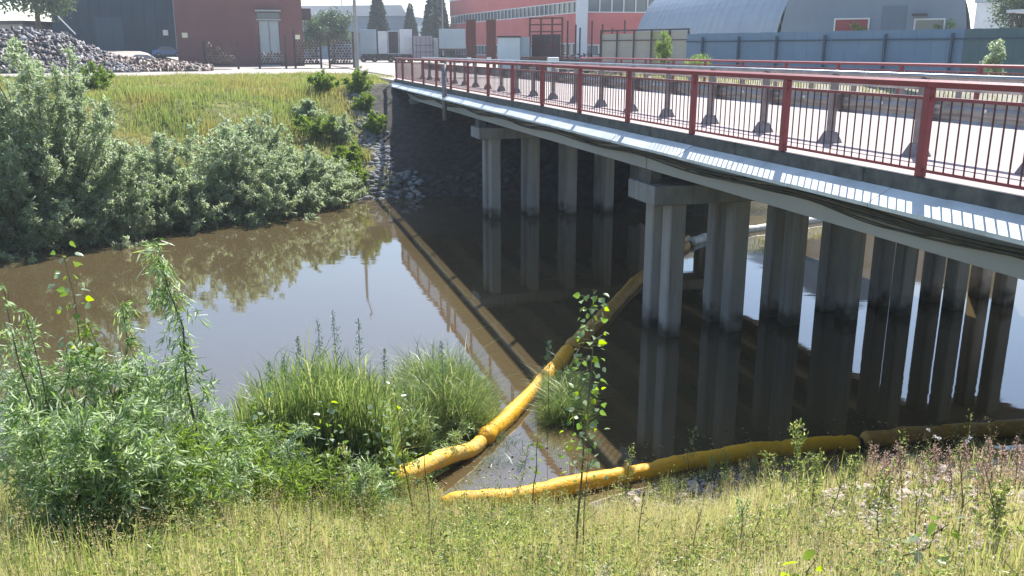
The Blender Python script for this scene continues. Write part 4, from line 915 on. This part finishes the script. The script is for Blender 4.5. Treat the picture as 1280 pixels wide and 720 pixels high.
poplar(322, 326, 500, 8.3, "white-leaved poplar sapling, leftmost of those in front of the reeds", 34, .07, .15, (.2, .7, .1), .25)
poplar(402, 404, 500, 8.2, "poplar sapling with two bright yellow-green leaves in front of the reeds", 30, .07, .14, (.25, .45, .3), .3)
poplar(352, 350, 540, 7.9, "short pale poplar sapling between the two taller ones by the reeds", 24, .06, .14, (.3, .6, .1), .3)
poplar(462, 468, 500, 8.6, "poplar sapling right of the one with two bright leaves", 30, .062, .16, (.25, .65, .1), .3)
poplar(498, 492, 478, 8.8, "white-leaved poplar sapling below the sedge mound", 32, .06, .17, (.2, .7, .1), .35)
poplar(520, 530, 560, 8.0, "low pale sapling touching the dusty end of the boom", 20, .05, .13, (.4, .5, .1), .3)
poplar(668, 672, 548, 8.6, "small sapling with a row of bright green leaves above the water inlet", 18, .06, .06, (.2, .1, .7), .45)
poplar(1030, 1020, 700, 3.9, "single young plant with broad bright leaves at the bottom edge", 12, .075, .1, (.2, .1, .7), .2, "broad-leaved plants at the bottom edge")
poplar(1180, 1186, 655, 4.3, "broad-leaved plant in the lower right corner", 22, .06, .12, (.4, .5, .1), .1, "broad-leaved plants at the bottom edge")

# --- near meadow (stuff)
def near_pts(n, keepf=None):
    x, y = scatter(n, -36, 36, 3.2, 11.5, .75); z = ground(x, y); k = z > .06
    if keepf is not None: k &= keepf(x, y)
    return x[k], y[k], z[k]
stony = lambda x, y: (vnoise(x*1.4, y*1.4, 41) + .75*smooth(1.8, 2.8, x)*smooth(4.9, 5.6, y) + .35*smooth(.6, 1.6, x)*smooth(8.2, 9.2, y))
x, y, z = near_pts(75000, lambda x, y: rng.random(len(x)) > smooth(.75, 1.05, stony(x, y))*.85); n = len(x)
hh = (.05+.27*vnoise(x*1.6, y*1.6, 42)**1.4+.09*vnoise(x*6, y*6, 46))*rng.uniform(.4, 1.35, n)
V_, F_ = blades(np.stack([x, y, z-.01], 1), rng.normal(size=(n, 2))*.075+np.stack([vnoise(x*2, y*2, 47)-.5, vnoise(x*2, y*2, 48)-.5], 1)*.2, hh, .0048*rng.uniform(.6, 1.5, n)); tag(npmesh("meadow_grass", V_, F_, M_meadow, np.repeat(np.clip(vnoise(x*.9, y*.9, 43)*.7+rng.random(n)*.4, 0, 1), 3)), "dry yellow-green grass covering the near bank", "grass", None, "stuff")
x, y, z = near_pts(5200, lambda x, y: (vnoise(x*.8, y*.8, 44) > .35) & (rng.random(len(x)) > smooth(.75, 1.1, stony(x, y))*.7)); n = len(x); h = rng.uniform(.22, .5, n); ln = rng.normal(size=(n, 2))*.07
st = blades(np.stack([x, y, z], 1), ln, h, .003); k = 14; u = rng.random(n*k); R_ = np.repeat(np.arange(n), k)
P = np.stack([x[R_]+ln[R_, 0]*u + rng.normal(size=n*k)*.012, y[R_]+ln[R_, 1]*u+rng.normal(size=n*k)*.012, z[R_]+h[R_]*(.62+.38*u)], 1); sd = leaves(P, rng.normal(size=(n*k, 3))*.6+(0, 0, .7), .014, .006)
V_, F_ = merge([st, sd]); tag(npmesh("seed_grass", V_, F_, M_dry, np.concatenate([np.repeat(rng.random(n), 3), np.repeat(rng.random(n*k), 2)])), "pale seeding grass heads standing over the near bank", "grass", None, "stuff")
x, y, z = near_pts(6200, lambda x, y: (vnoise(x*.7, y*.7, 45) > .36) & (rng.random(len(x)) > smooth(.75, 1.1, stony(x, y))*.8)); n = len(x); k = 24; R_ = np.repeat(np.arange(n), k); u = rng.random(n*k); h = rng.uniform(.08, .42, n)*(.5+vnoise(x*1.7, y*1.7, 49))
P = np.stack([x[R_]+rng.normal(size=n*k)*.035*(1.1-.6*u), y[R_]+rng.normal(size=n*k)*.035, z[R_]+h[R_]*u], 1); V_, F_ = leaves(P, rng.normal(size=(n*k, 3))*.7+(0, 0, .35), rng.uniform(.014, .042, n*k), rng.uniform(.007, .017, n*k))
tag(npmesh("weed_cover", V_, F_, M_herb, np.repeat(np.clip(np.repeat(rng.random(n), k)*.7+rng.random(n*k)*.3, 0, 1), 2)), "low leafy yellow-green weeds among the grass of the near bank", "weeds", None, "stuff")
x, y, z = near_pts(1500, lambda x, y: (x > .5) & (y < 6.5)); n = len(x); k = 9; R_ = np.repeat(np.arange(n), k); P = np.stack([x[R_]+rng.normal(size=n*k)*.03, y[R_]+rng.normal(size=n*k)*.03, z[R_]+rng.uniform(.01, .09, n*k)], 1)
V_, F_ = leaves(P, rng.normal(size=(n*k, 3))+(0, 0, .2), rng.uniform(.03, .065, n*k), rng.uniform(.018, .035, n*k), mid=.5); tag(npmesh("broadleaf_cover", V_, F_, M_herb, np.repeat(rng.random(n*k), 2)), "broad green ground leaves at the lower right of the near bank", "weeds", None, "stuff")

x, y, z = near_pts(1100, lambda x, y: (vnoise(x*.6, y*.6, 50) > .42)); n = len(x); k = 34; R_ = np.repeat(np.arange(n), k); N_ = n*k; a_ = rng.uniform(0, 2*pi, N_); sz = np.repeat(rng.uniform(.12, .42, n)*(.6+.8*vnoise(x*.5, y*.5, 51)), k)
P = np.stack([x[R_]+np.cos(a_)*.03*rng.random(N_), y[R_]+np.sin(a_)*.03*rng.random(N_), z[R_]-.01], 1); V_, F_ = blades(P, np.stack([np.cos(a_), np.sin(a_)], 1)*rng.uniform(.1, .6, N_)[:, None]*sz[:, None]*.9, sz*rng.uniform(.4, 1.1, N_), .0055, .9)
tag(npmesh("grass_tussocks", V_, F_, M_meadow, np.repeat(np.clip(np.repeat(rng.random(n), k)*.8+rng.random(N_)*.2, 0, 1), 3)), "long arching grass tussocks scattered over the near bank", "grass", None, "stuff")

x, y, z = near_pts(15000, lambda x, y: (vnoise(x*.8+3, y*.8, 71)*1.0 + .25*smooth(.8, -1.5, x) > .52) & (rng.random(len(x)) > smooth(.75, 1.1, stony(x, y))*.9)); n = len(x)
V_, F_ = blades(np.stack([x, y, z-.01], 1), rng.normal(size=(n, 2))*.11, rng.uniform(.18, .5, n)*(.6+.7*vnoise(x*.8, y*.8, 72)), rng.uniform(.004, .009, n), .7)
tag(npmesh("tall_grass", V_, F_, leafmat("fresh_grass", [(.12, .16, .04), (.20, .25, .07), (.32, .34, .13), (.48, .46, .25)], .5, .4), np.repeat(np.clip(vnoise(x*1.4, y*1.4, 73)*.6+rng.random(n)*.45, 0, 1), 3)), "taller fresh green grass in patches over the near bank", "grass", None, "stuff")
x, y, z = near_pts(900); n = len(x); a_ = rng.uniform(0, 2*pi, n); D_ = np.stack([np.cos(a_), np.sin(a_), rng.uniform(.0, .9, n)], 1); V_, F_ = leaves(np.stack([x, y, z+.03], 1), D_, rng.uniform(.15, .5, n), .006, .0)
tag(npmesh("dead_stems", V_, F_, mat("dead_stem", (.16, .11, .06), .8, (.34, .27, .16), 5)), "fallen brown dead stems lying across the near bank", "dead stems", None, "stuff")

x, y, z = near_pts(750, lambda x, y: (vnoise(x*.9, y*.9, 61) > .42) & (rng.random(len(x)) > smooth(.75, 1.1, stony(x, y))*.6)); n = len(x); k = 44; h = rng.uniform(.18, .55, n); ln = rng.normal(size=(n, 2))*.08
st = blades(np.stack([x, y, z], 1), ln, h*1.03, .005, .1); R_ = np.repeat(np.arange(n), k); u = rng.uniform(.1, 1, n*k); a_ = rng.uniform(0, 2*pi, n*k); rr = .055*(1.2-u)*rng.random(n*k)
P = np.stack([x[R_]+ln[R_, 0]*u*h[R_]*1.6+np.cos(a_)*rr, y[R_]+ln[R_, 1]*u*h[R_]*1.6+np.sin(a_)*rr, z[R_]+h[R_]*u], 1); sz = rng.uniform(.016, .05, n)[R_]*(1.2-.6*u)
lv = leaves(P, np.stack([np.cos(a_), np.sin(a_), rng.uniform(-.5, .9, n*k)], 1), sz, sz*rng.uniform(.25, .5, n)[R_]); V_, F_ = merge([st, lv])
tag(npmesh("tall_weeds", V_, F_, M_herb, np.concatenate([np.repeat(rng.random(n)*.3, 3), np.repeat(np.clip(rng.random(n)[R_]*.75+rng.random(n*k)*.25, 0, 1), 2)])), "knee-high leafy weeds standing above the grass of the near bank", "weeds", None, "stuff")

# --- individual weeds and dry stalks on the near bank
def stalk(px, pyb, pyt, lean, label, m=stem_m, leafm=None, nl=40, LL_=.03, LW=.01, br=6, group="thin weed stalks on the near bank", name="weed_stalk", r0=.005, t0=.35, spread=.09):
    b0 = ghit(px, pyb, 12); d = math.hypot(b0[0], b0[1]); tp = onray(px+lean, pyt, d); e = np.array(tp)-np.array(b0); h = e[2]; t = thing(name, label, "weed", b0, 0, group)
    mb = MB(); mb.tube([(0, 0, -.03), tuple(e*.5+np.array([rng.normal()*.02, 0, 0])), tuple(e)], [r0, r0*.7, r0*.35], 5, False); tips = []
    for i in range(br):
        u = t0+(1-t0)*(i+.5)/br; a_ = i*2.4; p = e*u; q = p+np.array([cos(a_)*spread*(1.3-u), sin(a_)*spread*(1.3-u), spread*.9]); mb.tube([tuple(p), tuple(q)], r0*.4, 4, False); tips.append((p, q))
    mb.build("stem", m, t)
    if leafm:
        n = nl; i = rng.integers(0, max(1, br), n); u = rng.random(n)[:, None]; A = np.array([tips[j][0] for j in i]); B = np.array([tips[j][1] for j in i]); P = A+(B-A)*u + rng.normal(size=(n, 3))*.012
        V_, F_ = leaves(P, rng.normal(size=(n, 3))*.7+(0, 0, .3), LL_, LW); npmesh("foliage", V_, F_, leafm, np.repeat(rng.random(n), 2), t)
    return t
for a_ in [(728, 716, 560, 8, "long dark bare stem rising near the middle of the bottom edge"), (866, 712, 640, 8, "short thick dark spike stem right of centre at the bottom edge"), (795, 700, 600, 12, "thin bent stem between the long bare stem and the thick spike"), (700, 668, 612, 4, "thin stem just in front of the middle of the near boom"), (385, 700, 612, 6, "reddish stem with side twigs in the grass at lower left of centre"), (352, 712, 640, -6, "forked thin stem left of the reddish one"), (455, 690, 590, 3, "thin stem in front of the dusty end of the boom"), (1022, 700, 606, 30, "bowed dry stem below the brown part of the boom"), (930, 700, 640, 22, "dry arching stem right of the thick spike"), (1245, 700, 590, -12, "tall pale dry stem near the right edge"), (1195, 690, 565, 4, "thin dark stem among the pinkish dock plants"), (610, 700, 630, 5, "short dark stem in the meadow below the boom end"), (545, 712, 650, -5, "short forked stem at the bottom left of the boom end"), (1150, 705, 620, -4, "pale stiff grass stem left of the tall pale one")]:
    stalk(a_[0], a_[1], a_[2], a_[3], a_[4], br=5, leafm=M_dry, nl=26, LL_=.016, LW=.006)
HP = "leafy herbs on the near bank"
for a_ in [(863, 600, 538, 4, "small dark-leaved herb standing behind the boom's middle", 60, .035, .012), (1000, 640, 535, -4, "pale green mugwort standing tall across the boom's right half", 170, .04, .014), (1012, 650, 575, 10, "bushy green herb beside the tall mugwort", 150, .03, .014), (965, 640, 570, -8, "small leafy herb left of the tall mugwort", 90, .03, .014), (1060, 640, 575, 8, "green herb at the stones right of the tall mugwort", 90, .03, .014), (640, 640, 560, 20, "thin willowherb crossing the left end of the near boom", 90, .035, .011), (560, 612, 545, 12, "leafy herb between the two booms", 90, .035, .012), (780, 640, 560, 10, "yellow-green herb just right of the leafy poplar stem", 90, .03, .013), (430, 650, 560, 0, "yellow-green bushy herb left of the boom's dusty end", 170, .03, .014), (462, 664, 596, 4, "yellow-green herb touching the dusty end of the boom", 150, .03, .014), (585, 680, 630, 0, "yellow flowering herb in the meadow below the boom end", 120, .022, .012), (1100, 690, 600, 4, "green herb among the pale stones", 90, .03, .013), (1240, 690, 620, 8, "green leafy herb in the lower right corner", 130, .04, .018), (925, 690, 635, 4, "yellow-green herb right of the dark spike stem", 110, .025, .013), (250, 690, 610, 0, "grey-green bushy herb at the right foot of the thicket", 170, .04, .012), (320, 690, 640, 6, "soft yellow-green herb in the lower left meadow", 130, .025, .012)]:
    stalk(a_[0], a_[1], a_[2], a_[3], a_[4], leafm=M_herb if 'dark' not in a_[4] and 'grey' not in a_[4] else M_willow_n, nl=a_[5]*2, LL_=a_[6], LW=a_[7], br=11, group=HP, name="leafy_herb", t0=.12, spread=.11)
DK = "pinkish dry dock plants by the shaded water"
docks = [(1088, 600, 548), (1112, 604, 556), (1128, 612, 545), (1150, 606, 556), (1168, 600, 548), (1186, 612, 552), (1204, 604, 546), (1222, 610, 556), (1238, 604, 540), (1252, 616, 550), (1268, 606, 542), (1282, 612, 552), (1106, 592, 566), (1232, 626, 566)]
dl = ["first dry dock plant from the left, beside the boom joint", "second dry dock from the left, with a short blunt top", "tall dry dock rising right of the boom joint", "thin pale dry dock left of the white flowers", "dry dock standing just behind the white flowers", "low spreading dry dock right of the white flowers", "slender upright dry dock above the stones", "short reddish dry dock among the stones", "tallest dry dock near the right edge", "bushy dry dock before the tallest one", "thin dry dock at the right edge", "dry dock cut by the right edge", "small dry dock low against the boom's brown part", "small dock in front of the stones near the right edge"]
for (px, pb, pt), lab in zip(docks, dl):
    stalk(px, pb+24, pt+15, rng.uniform(-6, 6), lab, m=mat("dock_stem", (.20, .09, .06), .8), leafm=M_dock, nl=260, LL_=.015, LW=.008, br=13, group=DK, name="dry_dock", t0=.3, spread=.075)
t = thing("white_flowers", "few small white flower heads above the dry docks on the right", "flowers", ghit(1165, 612, 12)); b0 = t.location; d = math.hypot(b0[0], b0[1])
for px, py in ((1160, 538), (1168, 546), (1174, 548), (1212, 547), (1209, 552)):
    tp = np.array(onray(px, py, d))-np.array(b0); MB().tube([(0, 0, -.02), tuple(tp*.6+np.array([.01, 0, .03])), tuple(tp)], .002, 4, False).build("stalk", stem_m, t)
    V_, F_ = leaves(np.repeat(tp[None], 12, 0), rng.normal(size=(12, 3))+(0, 0, .5), .022, .012); npmesh("flower_head", V_, F_, mat("white_petal", (.8, .8, .78), .6), None, t)

# --- distant trees
def spruce(px, d, h, label):
    x, y, _ = at(px, d); t = thing("spruce_tree", label, "tree", (x, y, YZ), 0, "spruces behind the parked trucks"); MB().tube([(0, 0, 0), (0, 0, h)], [h*.02, .03], 6).build("trunk", bark, t)
    n = 9000; u = 1-np.sqrt(rng.random(n)); u = np.clip(u, 0, .985); lay = np.clip(np.round(u*20)/20 + rng.normal(size=n)*.018, 0, .99); a_ = rng.uniform(0, 2*pi, n); rr = h*.22*(1-lay)*rng.random(n)**.5*(.75+.35*vnoise(a_*2.2+lay*37, lay*50, 3)); P = np.stack([np.cos(a_)*rr, np.sin(a_)*rr, h*(.06+.94*lay) - rr*.35 + rng.normal(size=n)*.06], 1)
    V_, F_ = leaves(P, np.stack([np.cos(a_), np.sin(a_), -.3+rng.normal(size=n)*.3], 1), .55, .22); npmesh("crown", V_, F_, M_spruce, np.repeat(rng.random(n), 2), t)
spruce(474, 160, 13, "slim spruce rising in front of the grey shed"); spruce(514, 175, 10.5, "small spruce between the slim one and the big pair"); spruce(541, 165, 13.5, "big dense spruce left of the coral building"); spruce(552, 170, 12.5, "spruce touching the coral building's left end")
def tree(px, d, h, r_, n, label, z0=YZ, m=M_tree, lm=.3, group=None, cb=.25):
    x, y, _ = at(px, d); b0 = (x, y, max(z0, gz(x, y))); t = thing("broadleaf_tree", label, "tree", b0, 0, group)
    mb = MB(); mb.tube([(0, 0, -.2), (.1, 0, h*.5), (0, .1, h*.8)], [h*.025, h*.015, .03], 7)
    ncl = 38; C = rng.normal(size=(ncl, 3)); C = unit(C)*rng.random((ncl, 1))**.45; C = C*np.array([r_, r_, h*(1-cb)*.5])*.85 + (0, 0, h*(cb+(1-cb)*.5))
    for c in C[:16]: mb.tube([(0, 0, h*.35), tuple(c*np.array([.5, .5, .85])), tuple(c)], [h*.008, h*.005, .02], 4, False)
    mb.build("trunk", bark, t); i = rng.integers(0, ncl, n); P = C[i] + unit(rng.normal(size=(n, 3)))*(rng.random((n, 1))**.5)*r_*.36
    V_, F_ = leaves(P, rng.normal(size=(n, 3))+(0, 0, -.2), lm*rng.uniform(.6, 1.3, n), lm*.55); npmesh("crown", V_, F_, m, np.repeat(np.clip(rng.random(ncl)[i]*.6+rng.random(n)*.4, 0, 1), 2), t)
tree(52, 104, 12.5, 5.0, 8000, "broad dark tree above the scrap heap at the upper left", lm=.45); tree(417, 125, 7.0, 3.1, 7000, "rounded grey-green tree between the brown building and the grey shed", lm=.32); tree(395, 122, 6.5, 2.2, 4000, "smaller bush-like tree beside the brown building's right edge", lm=.3)
tree(1272, 80, 8.4, 2.6, 5000, "tree in the upper right corner above the canopy", lm=.25); tree(1245, 46, 2.35, .55, 2600, "slim pale-green shrub against the green end of the fence", lm=.11, cb=.02, m=M_willow); tree(830, 56, 2.9, .55, 2200, "slender yellow-green shrub growing before the beige fence", lm=.12, cb=.02, m=M_willow_y); tree(872, 55, 1.5, .9, 1800, "low weed clump at the left end of the blue fence", lm=.11, cb=.0, m=M_willow_y)
tree(1070, 66, 4.0, .8, 1500, "yellowish shrub in front of the hangar's red window", lm=.14, cb=.02, m=M_willow_y); tree(1180, 66, 3.9, .9, 1500, "pale shrub below the hangar's right window", lm=.14, cb=.02, m=M_willow_y)

# ------------------------------------------------------------------ haze
hz_m = bpy.data.materials.new("haze"); hz_m.use_nodes = True; n = hz_m.node_tree.nodes; n.clear()
pv = n.new("ShaderNodeVolumePrincipled"); pv.inputs["Density"].default_value = HAZE; pv.inputs["Color"].default_value = (.86, .92, 1.0, 1); pv.inputs["Anisotropy"].default_value = .2
mo = n.new("ShaderNodeOutputMaterial"); hz_m.node_tree.links.new(pv.outputs[0], mo.inputs["Volume"])
tag(MB().box(-905, 905, -305, 1605, -3.2, 24).build("haze", hz_m), kind="stuff")


x = rng.uniform(-1.5, 6, 260); y = np.interp(x, NT_X, NT_Y)+rng.uniform(.1, 1.6, 260); z = np.full(260, .006); V_, F_ = leaves(np.stack([x, y, z], 1), np.stack([rng.normal(size=260), rng.normal(size=260), np.zeros(260)], 1), rng.uniform(.02, .07, 260), rng.uniform(.01, .03, 260), 0.0)
tag(npmesh("floating_litter", V_, F_, mat("dead_leaf", (.22, .17, .08), .8, (.36, .32, .2), 5)), "small dead leaves and bits floating along the near shore", "litter", None, "stuff")
